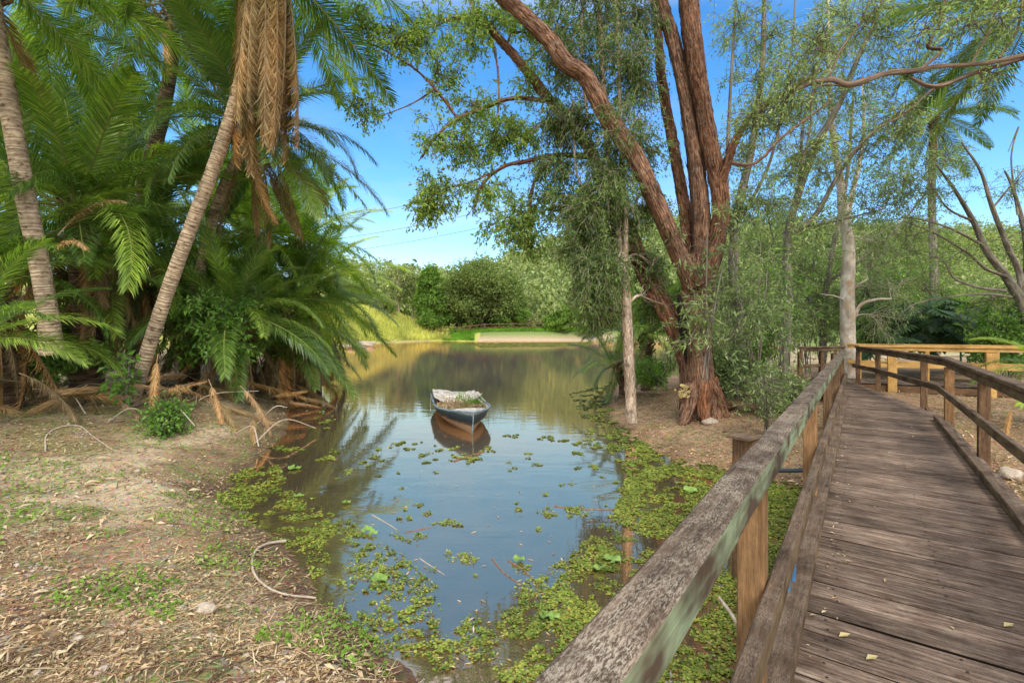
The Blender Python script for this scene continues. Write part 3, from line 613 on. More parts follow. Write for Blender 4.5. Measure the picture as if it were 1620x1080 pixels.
# ------------------------------------------------------------------ palms
def frond_mesh(name, L, nl, ll, bend, mat_, rmat, dead=False, w=.022, seed=0, tipdroop=.25):
    r = np.random.default_rng(seed); mb = MB(); K = 26; s_ = np.linspace(0, 1, K)
    th = -bend*s_**1.5; dx = np.cos(th)*L/(K-1); dz = np.sin(th)*L/(K-1)
    yo = .05*L*(r.random()-.5)*s_**2*2
    c = np.stack([np.concatenate([[0], np.cumsum(dx[:-1])]), yo, np.concatenate([[0], np.cumsum(dz[:-1])])], 1)
    tube(mb, c, .022*(1-s_*.88)*L/3.4, n=5)
    RM = mb; mb = MB()
    s1 = .13+.87*(np.arange(nl)+.5)/nl; ci = lambda q: np.stack([np.interp(q, s_, c[:, k]) for k in range(3)], 1)
    b0 = ci(s1); tan = unit(ci(np.minimum(s1+.02, 1))-ci(s1-.02))
    lat = np.tile([0, 1., 0], (nl, 1)); up = unit(np.cross(tan, lat))*1.0
    prof = np.clip(np.sin(np.pi*np.clip(s1*.86+.1, 0, 1))**.55, .3, 1)
    for sgn in (-1, 1):
        fwd = (.6+.85*s1+r.normal(size=nl)*.13)
        if dead: fwd = fwd+1.5+r.normal(size=nl)*.5
        l_ = ll*prof*(1+r.normal(size=nl)*.08)*(1 if not dead else (.6+.5*r.random(nl)))
        keep = r.random(nl) < (.97 if not dead else .88)
        vv = .12+.38*(np.arange(nl) % 2)+r.normal(size=nl)*.14-.12*s1
        if dead: vv = -.5+r.normal(size=nl)*.5
        dv = unit(lat*sgn+tan*fwd[:, None]+up*vv[:, None])
        droop = np.array([0, 0, -1.])*(tipdroop*(1+r.random((nl, 1))))
        m_ = b0+dv*(l_*.5)[:, None]; d2 = unit(dv+droop*(1 if not dead else .8)+(r.normal(size=(nl, 3))*.25 if dead else 0)); tip = m_+d2*(l_*.5)[:, None]
        wd = unit(np.cross(dv, up+.3*lat*sgn))*w*(L/3.4)
        V = np.stack([b0-wd*.3, b0+wd*.3, m_+wd*.5, m_-wd*.5, tip], 1)[keep]; n_ = len(V); o = np.arange(n_)[:, None]*5
        base = mb.n; mb.add(V.reshape(-1, 3), o+np.array([[0, 1, 2, 3]]))
        # triangle tips share the vertices
        mb.L.append((base+o+np.array([[3, 2, 4]])).ravel()); mb.S.append(np.full(n_, 3)); mb.U.append(np.zeros((n_*3, 2)))
    # one mesh with two materials
    nf = sum(len(x) for x in mb.S); off_ = mb.n
    for V, Lp, S, U in zip(RM.V, RM.L, RM.S, RM.U):
        mb.V.append(V); mb.S.append(S); mb.U.append(U)
    k0 = off_
    for Lp in RM.L: mb.L.append(Lp+off_)
    mb.n += RM.n
    o = mb.build(name, mat_, smooth=False); me = o.data; me.materials.append(rmat)
    mi = np.zeros(len(me.polygons), np.int32); mi[nf:] = 1; me.polygons.foreach_set('material_index', mi)
    bpy.data.objects.remove(o); return me

FR = {}
for key, mat_ in (('palm', 'palm'), ('dark', 'palm_dark'), ('bright', 'palm_bright')):
    FR[key] = [frond_mesh('frond', 3.4, 140, .57, b_, MT[mat_], MT['rachis'], w=.0225, seed=i, tipdroop=d_) for i, (b_, d_) in enumerate([(.45, .2), (.8, .3), (1.15, .35), (1.6, .5)])]
FR['dead'] = [frond_mesh('dead_frond', 2.6, 150, .46, b_, MT['palm_dead'], MT['rachis_dead'], True, w=.021, seed=20+i, tipdroop=.4) for i, b_ in enumerate([.15, .4, 1.0])]
FR['grey'] = [frond_mesh('dead_frond', 2.6, 120, .42, b_, MT['palm_grey'], MT['rachis_dead'], True, w=.02, seed=30+i, tipdroop=.6) for i, b_ in enumerate([.3, .8, 1.5])]

def place_frond(parent, me, pos, az, el, roll, sc, name='frond'):
    o = bpy.data.objects.new(name, me); COL.objects.link(o); o.parent = parent
    M_ = Matrix.Translation(Vector([float(v) for v in pos])-parent.location) @ Matrix.Rotation(az, 4, 'Z') @ Matrix.Rotation(-el, 4, 'Y') @ Matrix.Rotation(roll, 4, 'X') @ Matrix.Diagonal((sc, sc, sc, 1))
    o.matrix_basis = M_; return o

def palm(label, crown, trunk=None, r=.17, n=30, sc=1.0, el=(80, -35), key='palm', dead=4, skirt=0, seed=0, group='palms on the left bank', azr=None, tm='palm_trunk', grey=0):
    R = random.Random(seed); c = P(*crown)
    if trunk: T = [P(*q) for q in trunk]+[c]
    else:
        g0 = gz(c[0], c[1]); T = [np.array([c[0]+R.uniform(-.3, .3), c[1]+.2, float(g0)-.1]), c]
    o = thing('date_palm', (T[0][0], T[0][1], T[0][2]), label, 'palm tree', group)
    if len(T) == 2: T = [T[0], (T[0]+T[1])/2+[.08, 0, 0], T[1]]
    rr = np.linspace(1, .85, len(T))*r; rr[0] *= 1.15
    pts, rd = smooth_line(T, rr, 14 if len(T) < 5 else 8)
    ln = np.linalg.norm(pts[0]-pts[-1]); k = max(len(pts), int(ln/.11)); q = np.linspace(0, len(pts)-1, k)
    pts = np.stack([np.interp(q, np.arange(len(pts)), pts[:, a]) for a in range(3)], 1); rd = np.interp(q, np.arange(len(rd)), rd)
    rd = rd*(1+np.random.default_rng(seed).normal(size=k)*.014)*.9
    mb = MB(); tube(mb, pts, rd, n=16, rough=.05, seed=seed); mb.build('trunk', MT[tm], o)
    # boot stubs under the crown
    mb = MB(); ax = unit(pts[-1]-pts[-6] if k > 6 else [0, 0, 1])
    for i in range(38):
        a = i*2.4; h = -.75*i/38; b_ = c+ax*h; dd = unit(np.array([math.cos(a), math.sin(a), .9])); tube(mb, [b_+dd*r*.6, b_+dd*(r+.16)], [.05, .025], n=5)
    mb.build('crown_shaft', MT['palm_trunk_dark'], o)
    for i in range(n):
        f_ = (i+.5)/n; e = el[0]+(el[1]-el[0])*f_**.85+R.uniform(-6, 6)
        az = i*2.39996+R.uniform(-.2, .2)
        if azr: az = azr[0]+(azr[1]-azr[0])*((i*.618034) % 1)
        v = 0 if e > 60 else 1 if e > 30 else (2 if e > -5 else 1)
        if R.random() < .25: v = min(v+1, 3)
        if e < -25: v = 0
        place_frond(o, FR[key][v], c+np.array([math.cos(az), math.sin(az), 0])*.08, az, math.radians(e), R.uniform(-.5, .5), sc*R.uniform(.85, 1.1))
    for i in range(dead):
        az = R.uniform(0, 6.28); e = R.uniform(-75, -30); place_frond(o, FR['dead' if R.random() < .5 else 'grey'][R.choice([0, 1])], c-[0, 0, .3], az, math.radians(e), R.uniform(-1, 1), sc*R.uniform(.7, 1), 'dead_frond')
    for i in range(grey):
        az = R.uniform(0, 6.28); e = R.uniform(-85, -55); place_frond(o, FR['grey' if R.random() < .6 else 'dead'][R.choice([0, 1])], c+np.array([math.cos(az)*.25, math.sin(az)*.25, -R.uniform(.1, .8)]), az, math.radians(e), R.uniform(-1, 1), sc*R.uniform(.75, 1.25), 'dead_frond')
    for i in range(skirt):
        az = i*2.4+R.uniform(-.3, .3); e = R.uniform(-89, -82); place_frond(o, FR['dead'][0], c+np.array([math.cos(az)*.42, math.sin(az)*.35, -.2-.5*R.random()]), az, math.radians(e), R.uniform(-.5, .5), sc*R.uniform(.85, 1.32), 'dead_frond')
    return o

palm('tall palm with pale ringed trunk at the left edge of the picture', (-25, -60, 8.0), [(82, 560, 8.6), (72, 470, 8.5), (45, 330, 8.3), (15, 170, 8.1)], .165, 26, 1.0, seed=1, dead=2)
palm('leaning palm with ringed grey trunk and a skirt of brown hanging fronds', (418, -75, 9.2), [(198, 668, 9.7), (222, 590, 9.6), (262, 470, 9.5), (300, 365, 9.4), (350, 230, 9.3), (385, 110, 9.2)], .145, 30, 1.0, seed=2, dead=0, skirt=34)
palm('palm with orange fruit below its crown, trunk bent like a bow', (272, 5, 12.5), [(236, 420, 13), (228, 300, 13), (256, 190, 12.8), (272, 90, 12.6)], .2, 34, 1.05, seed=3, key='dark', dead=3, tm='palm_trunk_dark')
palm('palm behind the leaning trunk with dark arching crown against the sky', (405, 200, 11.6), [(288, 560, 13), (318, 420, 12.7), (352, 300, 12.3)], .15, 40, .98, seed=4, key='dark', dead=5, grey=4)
palm('low broad palm with big glossy fronds between the left trunks', (120, 330, 10.5), None, .3, 32, 1.05, (85, -10), 'palm', seed=5, dead=5, grey=16, tm='palm_trunk_dark')
palm('shaggy low palm behind the left edge trunk with dead fronds', (-30, 430, 8.6), None, .3, 26, .85, (80, -15), 'palm', seed=6, dead=4, grey=16, tm='palm_trunk_dark')
palm('mid height palm just left of the leaning trunk base', (215, 395, 12.5), None, .28, 32, 1.0, (85, -25), 'palm', seed=7, dead=3, grey=16, tm='palm_trunk_dark')
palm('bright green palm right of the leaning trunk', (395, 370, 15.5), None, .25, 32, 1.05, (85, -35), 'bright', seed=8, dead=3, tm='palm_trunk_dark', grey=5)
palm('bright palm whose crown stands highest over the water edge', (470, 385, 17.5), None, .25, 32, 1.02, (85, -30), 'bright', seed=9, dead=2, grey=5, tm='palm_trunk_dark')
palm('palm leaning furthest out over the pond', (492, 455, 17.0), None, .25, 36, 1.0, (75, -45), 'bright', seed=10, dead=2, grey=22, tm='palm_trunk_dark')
palm('squat palm with fronds touching the water', (452, 505, 14.5), None, .25, 36, .85, (80, -50), 'palm', seed=11, dead=0, grey=28, tm='palm_trunk_dark')
palm('low palm behind the leafy shrub at the trunk foot', (370, 500, 12.3), None, .25, 34, .85, (80, -30), 'palm', seed=12, dead=5, grey=16, tm='palm_trunk_dark')
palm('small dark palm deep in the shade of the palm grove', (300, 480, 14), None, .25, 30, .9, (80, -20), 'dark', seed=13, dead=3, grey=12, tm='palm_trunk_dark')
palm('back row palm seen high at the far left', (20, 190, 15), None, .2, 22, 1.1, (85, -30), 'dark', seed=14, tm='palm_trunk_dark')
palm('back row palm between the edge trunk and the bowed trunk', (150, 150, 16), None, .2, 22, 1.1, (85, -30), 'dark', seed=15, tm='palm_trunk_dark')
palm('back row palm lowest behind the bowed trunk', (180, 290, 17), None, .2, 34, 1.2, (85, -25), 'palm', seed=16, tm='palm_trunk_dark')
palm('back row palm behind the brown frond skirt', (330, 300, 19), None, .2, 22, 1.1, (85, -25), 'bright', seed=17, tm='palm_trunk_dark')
palm('young palm growing low at the left edge in the foreground', (-60, 545, 7.2), None, .12, 16, .62, (70, 0), 'palm', seed=18, dead=4, tm='palm_trunk_dark')
palm('small bushy palm behind the paperbark on the right bank', (1020, 530, 15), None, .18, 30, .62, (85, -10), 'palm', seed=19, dead=3, group='palms across the pond', tm='palm_trunk_dark')
palm('young palm drooping over the water behind the paperbark', (975, 580, 14), None, .14, 16, .45, (75, -25), 'dark', seed=20, dead=3, group='palms across the pond', tm='palm_trunk_dark')
palm('slender palm standing behind the bridge on the right', (1478, 185, 21), [(1480, 560, 21), (1476, 400, 21), (1474, 280, 21)], .17, 30, .85, (80, -40), 'dark', seed=21, dead=4, group='palms across the pond', tm='bark_grey')
palm('palm at the right edge with fronds hanging into the picture', (1640, 10, 10.5), [(1760, 560, 11), (1700, 300, 10.8), (1660, 120, 10.6)], .2, 30, .95, (70, -45), 'dark', seed=22, dead=0, group='palms across the pond')
palm('young palm leaning in at the right edge beside the railing', (1680, 585, 8.6), None, .1, 14, .42, (60, -10), 'bright', seed=23, dead=5, group='palms across the pond', tm='palm_trunk_dark')
# fruit bunches below the crown
for k, (px, py, l_) in enumerate([(246, 35, 'orange date bunch hanging higher under the bowed palm crown'), (218, 8, 'orange date bunch nearer the top edge of the picture')]):
    mb = MB(); c = P(px, py, 12.2); n = 700
    for i in range(16): tube(mb, [c+[0, 0, .35], c+rng.normal(size=3)*.13+[0, 0, -.1]], [.008, .004], n=3)
    pos = c+rng.normal(size=(n, 3))*[.16, .16, .2]; disc_leaves(mb, pos, .022, rng.normal(size=(n, 3)), 5)
    mb.build('fruit_bunch', MT['litter_yellow'] if k else MT['litter'], [o for o in bpy.data.objects if o.get('label', '').startswith('palm with orange fruit')][0])

# ------------------------------------------------------------------ broadleaf trees
def along(a, t_):
    i = min(int(t_*(len(a)-1)), len(a)-2); f_ = t_*(len(a)-1)-i; return a[i]*(1-f_)+a[i+1]*f_
def tree(name, label, cat, limbs, blobs, bark, leaf, LL=.09, LW=.03, ncl=14, nlf=34, droop=.5, seed=0, group=None, tw=.5, sides=12, rough=.08, dens=1.0, bare=False, peel=0, kk=7):
    r = np.random.default_rng(seed+100)
    Ls = []
    for lb in limbs:
        p = np.array([P(*q[:3]) for q in lb]); rd = np.array([q[3] for q in lb]); Ls.append(smooth_line(p, rd, kk))
    base = Ls[0][0][0]; o = thing(name, (base[0], base[1], base[2]), label, cat, group)
    def strips(mb_, p, rd, dens):
        ln = np.concatenate([[0], np.cumsum(np.linalg.norm(np.diff(p, axis=0), axis=1))]); k_ = int(ln[-1]*rd.mean()*dens)
        if k_ < 2: return
        q = r.random(k_)*ln[-1]; c_ = np.stack([np.interp(q, ln, p[:, a]) for a in range(3)], 1); c2 = np.stack([np.interp(np.minimum(q+.1, ln[-1]), ln, p[:, a]) for a in range(3)], 1); tg = unit(c2-c_+1e-6); rr_ = np.interp(q, ln, rd)
        nr = r.normal(size=(k_, 3)); nr = unit(nr-(nr*tg).sum(1, keepdims=True)*tg); L2 = .08+.3*r.random(k_)**2; pos_ = c_+nr*(rr_*(1.0+.04*r.random(k_)))[:, None]
        n0 = mb_.n; leaf_quads(mb_, pos_, tg*np.sign(r.normal(size=(k_, 1)))+nr*.07+r.normal(size=(k_, 3))*.05, nr, L2, .012+.03*r.random(k_), .25)
        o_ = r.random((k_, 1, 2))*20; mb_.U[-1] = (o_+np.array([[0, 0], [.1, .02], [.3, 0], [.1, -.02]])[None]).reshape(-1, 2)
    tr = MB(); tube(tr, Ls[0][0], Ls[0][1], sides, rough, seed=seed)
    if peel: strips(tr, Ls[0][0], Ls[0][1], peel)
    tr.build('trunk', MT[bark], o)
    for k, (p, rd) in enumerate(Ls[1:]):
        m_ = MB(); w_ = rd.max(); nn = sides if w_ > .08 else 7
        p = p+np.cumsum(r.normal(size=p.shape)*rd[:, None]*.03, 0)*np.linspace(0, 1, len(p))[:, None]
        tube(m_, p, rd, nn, rough, seed=seed+k)
        if peel: strips(m_, p, rd, peel)
        m_.build('limb', MT[bark], o)
    allp = np.concatenate([p[len(p)//4:] if i == 0 else p for i, (p, _) in enumerate(Ls)]); allr = np.concatenate([q[len(q)//4:] if i == 0 else q for i, (_, q) in enumerate(Ls)])
    tb = MB(); pos = []; dr = []
    for bl_ in blobs:
        c = P(*bl_[:3]); rad = bl_[3]/F*bl_[2]; k_ = bl_[4] if len(bl_) > 4 else 1
        dist = np.linalg.norm(allp-c, axis=1)+.6*np.maximum(allp[:, 2]-c[2], 0); j = int(np.argmin(dist)); s0 = allp[j]
        ln = np.linalg.norm(c-s0); r0 = min(allr[j]*.6, .012+.016*ln)
        hub = [s0]
        for q in (.35, .7, 1.0): hub.append(s0+(c-s0)*q+r.normal(size=3)*.09*ln*(q < 1)+np.array([0, 0, .12*ln*math.sin(q*math.pi)]))
        hp, hr = smooth_line(hub, [r0, r0*.75, r0*.5, r0*.3], 4); tube(tb, hp, hr, 5)
        for i in range(int(ncl*k_)):
            q = c+unit(r.normal(size=3))*rad*r.random()**.45*np.array([1, 1.2, .95])
            b0 = along(hp, .35+.65*r.random()); l2 = np.linalg.norm(q-b0)
            mid = (b0+q)/2+r.normal(size=3)*.13*l2+np.array([0, 0, .1*l2]); tp, tr_ = smooth_line([b0, mid, q], [r0*.28+.003, r0*.18+.003, .004], 3); tube(tb, tp, tr_, 4, cap=False)
            nt_ = 5
            for z in range(nt_):
                st = along(tp, .45+.55*r.random()); td = unit(unit(q-b0)*.6+r.normal(size=3)*.7+np.array([0, 0, -droop*.6])); tl = tw*(.5+.7*r.random())
                e1 = st+td*tl*.5; e2 = e1+unit(td+np.array([0, 0, -droop]))*tl*.5; tube(tb, [st, e1, e2], [.004, .003, .002], 3, cap=False)
                m_ = int(nlf/nt_*dens*(.6+.8*r.random())); u_ = r.random(m_)[:, None]*1.0
                pp = np.where(u_ < .5, st+(e1-st)*u_*2, e1+(e2-e1)*(u_-.5)*2)+r.normal(size=(m_, 3))*.035
                pos.append(pp); dr.append(np.tile(td, (m_, 1)))
    if tb.n: tb.build('branches', MT[bark], o)
    if pos and not bare:
        pos = np.concatenate(pos); dr = np.concatenate(dr); n = len(pos); sz = .7+.6*r.random(n)
        lb = MB(); leaf_quads(lb, pos, dr*.5+r.normal(size=(n, 3))*.7+np.array([0, 0, -droop]), r.normal(size=(n, 3))+np.array([0, 0, .6]), LL*sz, LW*sz); lb.build('crown', MT[leaf], o, smooth=False)
    return o

# A: big red barked gum
tree('gum_tree', 'big many stemmed gum tree with red fibrous bark at the water edge', 'tree', [
    [(1112, 668, 10.4, .5), (1108, 640, 10.4, .42), (1103, 590, 10.45, .36), (1098, 520, 10.5, .34), (1100, 450, 10.5, .3), (1106, 405, 10.5, .3)],
    [(1120, 600, 10.25, .2), (1138, 640, 10.15, .15), (1152, 662, 10.05, .07), (1166, 672, 9.95, .03)],
    [(1095, 610, 10.2, .2), (1088, 645, 10.05, .14), (1080, 668, 9.9, .07), (1070, 680, 9.8, .03)],
    [(1112, 610, 10.1, .2), (1116, 650, 9.9, .13), (1122, 680, 9.7, .05)],
    [(1120, 610, 10.6, .2), (1142, 640, 10.8, .12), (1165, 650, 11, .05)],
    [(1098, 450, 10.2, .2), (1074, 400, 10.0, .175), (1048, 342, 9.8, .17), (1001, 241, 9.5, .165), (962, 187, 9.4, .16), (927, 120, 9.2, .15), (892, 97, 9.1, .155), (869, 62, 9, .14), (822, 16, 8.8, .13), (770, -30, 8.6, .12)],
    [(1098, 600, 10.5, .2), (1058, 500, 10.7, .2), (1020, 430, 10.9, 0.189), (985, 345, 11, 0.164), (958, 285, 11, 0.139), (915, 212, 11, 0.115), (866, 158, 11, 0.107), (820, 100, 11, 0.094), (765, 42, 11, 0.082), (742, 33, 11, 0.049), (697, 40, 11, 0.041)],
    [(765, 42, 11, 0.057), (748, 10, 11, 0.049), (745, -30, 11, 0.041)],
    [(1100, 440, 10.6, 0.164), (1078, 300, 10.7, 0.123), (1062, 210, 10.7, 0.107), (1048, 130, 10.8, 0.098), (1040, 30, 10.8, 0.082), (1030, -40, 10.8, 0.082)],
    [(1112, 440, 10.4, 0.205), (1108, 330, 10.3, 0.18), (1092, 200, 10.2, 0.156), (1072, 100, 10.1, 0.139), (1048, 20, 10, 0.135), (1030, -50, 10, 0.123)],
    [(1110, 470, 10.3, 0.197), (1132, 385, 10.2, 0.18), (1142, 325, 10.1, 0.164), (1128, 240, 10, 0.156), (1112, 150, 9.9, 0.164), (1098, 60, 9.8, 0.18), (1085, -40, 9.7, 0.18)],
    [(862, 160, 11, 0.057), (830, 156, 11, 0.049), (800, 158, 10.9, 0.045), (760, 174, 10.8, 0.041), (722, 190, 10.7, 0.037), (690, 217, 10.6, 0.025), (662, 256, 10.6, 0.012)],
    [(724, 188, 10.7, 0.033), (692, 145, 10.7, 0.029), (660, 112, 10.8, 0.023), (620, 86, 10.8, 0.016), (575, 62, 10.8, 0.01)],
    [(686, 142, 10.7, 0.021), (650, 165, 10.8, 0.015), (600, 185, 10.8, 0.008)],
    [(935, 248, 11, 0.074), (880, 246, 10.8, 0.049), (830, 256, 10.7, 0.045), (798, 263, 10.6, 0.041), (765, 290, 10.5, 0.025), (752, 328, 10.5, 0.016)],
    [(880, 246, 10.8, 0.041), (845, 290, 10.6, 0.037), (838, 350, 10.5, 0.029), (842, 400, 10.5, 0.016)],
    [(798, 265, 10.6, 0.025), (740, 290, 10.4, 0.016), (705, 298, 10.4, 0.008)],
    [(775, 60, 11, 0.025), (786, 100, 10.9, 0.021), (788, 170, 10.9, 0.025), (776, 235, 10.9, 0.008)],
    [(1142, 285, 10, 0.09), (1165, 220, 9.6, 0.074), (1200, 175, 9.2, 0.057), (1240, 150, 9, 0.041), (1300, 110, 8.8, 0.033)],
    [(1130, 250, 10, 0.041), (1190, 260, 9.8, 0.029), (1240, 215, 9.7, 0.025), (1300, 170, 9.6, 0.016)],
], [(578, 165, 10.8, 34, .6), (600, 50, 10.8, 42, .8), (640, 60, 10.8, 50), (690, 40, 11, 60), (745, 60, 11, 50), (790, 30, 11, 45), (700, 120, 10.8, 40, .7), (690, 305, 10.4, 38), (668, 330, 10.4, 18, .5), (735, 235, 10.7, 42), (790, 215, 10.9, 50), (830, 215, 11, 50), (765, 300, 10.5, 42, .8), (800, 350, 10.5, 42), (835, 375, 10.6, 38), (870, 320, 10.8, 50), (745, 165, 10.8, 38, .7), (830, 130, 11, 38, .5), (845, 40, 11, 38, .6), (690, 215, 10.7, 28, .5), (900, 40, 10.9, 45, .7), (560, 15, 10.8, 30, .5)],
    'bark_red', 'leaf_a', .095, .038, 24, 60, .55, 1, sides=30, rough=.1, tw=.45, peel=520, kk=12)
mb = MB(); hp_ = np.array([P(1074, 466, 10.15), P(1077, 490, 10.12), P(1080, 515, 10.1), P(1082, 540, 10.1), P(1086, 575, 10.12)]); tube(mb, *smooth_line(hp_, [.03, .07, .075, .06, .02], 5), n=9, rough=.3)
_g = [o for o in [q for q in bpy.data.objects if q.name.startswith('gum_tree')][0].children if o.name.startswith('trunk')][0]; mb.build('dark_hollow', plain_mat('near_black', [(.3, (.006, .005, .005)), (.7, (.02, .014, .01))], 30, .95), _g)  # near-black tube set on the trunk face as the hollow
# dark hollow and orange fungus on its trunk
mb = MB(); n = 60; pos = np.array([P(1081+rng.normal()*5, 608+rng.random()*20, 9.98) for _ in range(n)]); disc_leaves(mb, pos, .022+.02*rng.random(n), rng.normal(size=(n, 3))*.4+[-.2, -.6, .8], 7)
tag(mb.build('bracket_fungus', MT['litter_yellow']), 'cluster of orange yellow fungus on the foot of the gum trunk', 'fungus')
# B: paperbark in front, left
tree('paperbark_tree', 'slim white paperbark with peeling bark beside the big gum at the water edge', 'tree', [
    [(999, 668, 10.0, .12), (997, 610, 10, .1), (993, 520, 10, .11), (988, 450, 10, .105), (982, 400, 10, .095)],
    [(984, 420, 10, .06), (975, 330, 10, .05), (962, 240, 10, .06), (955, 120, 10, .055), (948, -20, 10, .04)],
    [(988, 430, 10, .06), (990, 340, 9.9, .05), (982, 220, 9.9, .042), (979, 100, 9.9, .035), (975, -30, 9.9, .04)],
    [(980, 440, 10, .04), (955, 410, 9.9, .03), (945, 375, 9.9, .025), (938, 330, 9.9, .02), (912, 270, 9.9, .02), (905, 160, 9.9, .015)],
    [(975, 330, 10, .04), (950, 290, 10, .03), (925, 150, 10, .025), (920, -20, 10, .02)],
], [(905, 110, 10.2, 55), (960, 40, 10.2, 60), (915, 190, 10.2, 55), (950, 270, 10.1, 60, 1.2), (915, 330, 10.2, 50, 1.2), (915, 395, 9.8, 48, 1.4), (945, 440, 9.7, 45, 1.4), (925, 470, 9.9, 34, 1.2), (975, 300, 9.6, 45, 1), (970, 200, 9.6, 50, 1), (880, 70, 10, 50, 1), (930, -20, 10, 60, 1), (1000, -30, 10, 60, 1), (860, -40, 10, 60, 1), (890, 190, 10, 45, 1), (930, 330, 9.7, 42, 1.2), (985, 90, 9.6, 50, 1), (960, 420, 9.6, 34, 1), (965, 350, 10.4, 50), (1000, 130, 10.3, 55), (1015, 240, 10.3, 50), (1020, 330, 10.2, 40, .8), (1010, 40, 10.2, 45, .8), (870, 260, 10.3, 38, .8), (950, 500, 10.6, 30), (1030, 420, 10.9, 36), (1045, 480, 11.2, 30)],
    'bark_white', 'leaf_b', .08, .026, 30, 84, .75, 2, rough=.12, tw=.5, peel=650, kk=12)
# C..: thicket trees on the right bank
R1 = 'slender trees in the thicket behind the bridge'
tree('thicket_tree', 'dark trunked tree rising just right of the big gum', 'tree', [
    [(1172, 612, 12.5, .17), (1168, 520, 12.5, .15), (1160, 420, 12.5, .13), (1168, 330, 12.5, .11), (1188, 240, 12.5, .09), (1205, 120, 12.5, .07), (1210, -20, 12.5, .05)],
    [(1165, 420, 12.5, .07), (1150, 300, 12.4, .05), (1155, 150, 12.4, .04), (1165, -10, 12.4, .03)],
    [(1170, 350, 12.5, .05), (1220, 250, 12.6, .04), (1250, 100, 12.6, .03), (1260, -20, 12.6, .02)],
], [(1170, 40, 12.4, 60), (1190, 130, 12.4, 60), (1225, 60, 12.6, 60), (1180, 230, 12.4, 55), (1230, 200, 12.6, 60), (1165, 330, 12.3, 50), (1210, 320, 12.5, 60), (1250, 130, 12.7, 55), (1150, 450, 12.6, 40)], 'bark_grey', 'leaf_c', .1, .028, 26, 52, .5, 3, R1, tw=.6)
tree('thicket_tree', 'tree whose dark trunk forks and leans right over the bridge end', 'tree', [
    [(1240, 600, 13.5, .13), (1246, 480, 13.5, .12), (1246, 380, 13.5, .11), (1262, 310, 13.4, .1), (1290, 235, 13.3, .09), (1330, 160, 13.2, .075), (1358, 90, 13.1, .06), (1390, 20, 13, .05), (1400, -40, 13, .04)],
    [(1246, 375, 13.5, .08), (1290, 340, 13.2, .07), (1330, 270, 13, .05), (1375, 215, 12.9, .04), (1420, 180, 12.8, .03), (1470, 145, 12.8, .02)],
    [(1265, 300, 13.4, .04), (1272, 190, 13.4, .04), (1300, 120, 13.3, .03), (1370, 40, 13.2, .02)],
    [(1262, 360, 13.5, .04), (1320, 350, 13.4, .03), (1400, 330, 13.3, .02)],
], [(1290, 60, 13.3, 60), (1340, 40, 13.2, 60), (1290, 150, 13.4, 55), (1350, 140, 13.2, 60), (1400, 60, 13.1, 60), (1250, 260, 13.5, 50), (1300, 270, 13.3, 60), (1360, 250, 13, 60), (1420, 210, 12.9, 50), (1290, 350, 13.4, 55, 1.2), (1370, 330, 13.3, 55), (1430, 120, 12.9, 50), (1450, 300, 13.4, 50, .7)], 'bark_grey', 'leaf_c', .1, .028, 25, 50, .5, 4, R1, tw=.6)
tree('white_gum', 'tall tree with mottled white trunk standing at the end of the boardwalk', 'tree', [
    [(1344, 612, 15.2, .24), (1342, 540, 15.2, .21), (1341, 470, 15.2, .2), (1343, 400, 15.2, .17), (1334, 330, 15.2, .15), (1328, 280, 15.1, .1), (1316, 200, 15, .08), (1312, 110, 15, .05), (1310, -30, 15, .04)],
    [(1340, 340, 15.2, .09), (1352, 290, 15.3, .07), (1366, 220, 15.3, .05), (1365, 120, 15.3, .03)],
    [(1352, 500, 15.2, .06), (1362, 482, 15, .05), (1385, 474, 14.8, .04), (1410, 473, 14.6, .02)],
    [(1350, 455, 15.2, .04), (1366, 445, 15, .03), (1372, 440, 15, .025), (1369, 432, 15, .015)],
    [(1337, 475, 15.2, .03), (1320, 468, 15, .02), (1300, 465, 14.8, .01)],
], [(1320, 100, 15, 60), (1370, 170, 15.2, 55), (1300, 210, 15, 50), (1330, 20, 15, 55), (1380, 420, 15.4, 45), (1420, 455, 15, 42), (1400, 510, 15.2, 34, .8), (1395, 380, 15.4, 42)], 'bark_cream', 'leaf_c', .1, .028, 22, 46, .6, 5, rough=.06, peel=220)
BL = [(1460, 380, 17, 60), (1200, 400, 16, 60), (1270, 430, 17, 60), (1330, 410, 19, 60), (1300, 490, 17, 50), (1230, 500, 16, 50), (1420, 280, 17, 60), (1480, 250, 17, 50, .6), (1240, 330, 17, 60), (1390, 480, 18, 50)]
tree('thicket_tree', 'leafy tree filling the gap behind the white trunk', 'tree', [[(1300, 600, 17, .12), (1305, 480, 17, .1), (1320, 380, 17, .08), (1340, 280, 17, .06), (1350, 150, 17, .04)], [(1305, 450, 17, .06), (1400, 380, 17, .04), (1470, 300, 17, .03)], [(1303, 500, 17, .05), (1240, 420, 16.5, .04), (1210, 330, 16.5, .03)]], BL, 'bark_grey', 'leaf_c', .12, .038, 30, 56, .5, 6, R1, tw=.7)
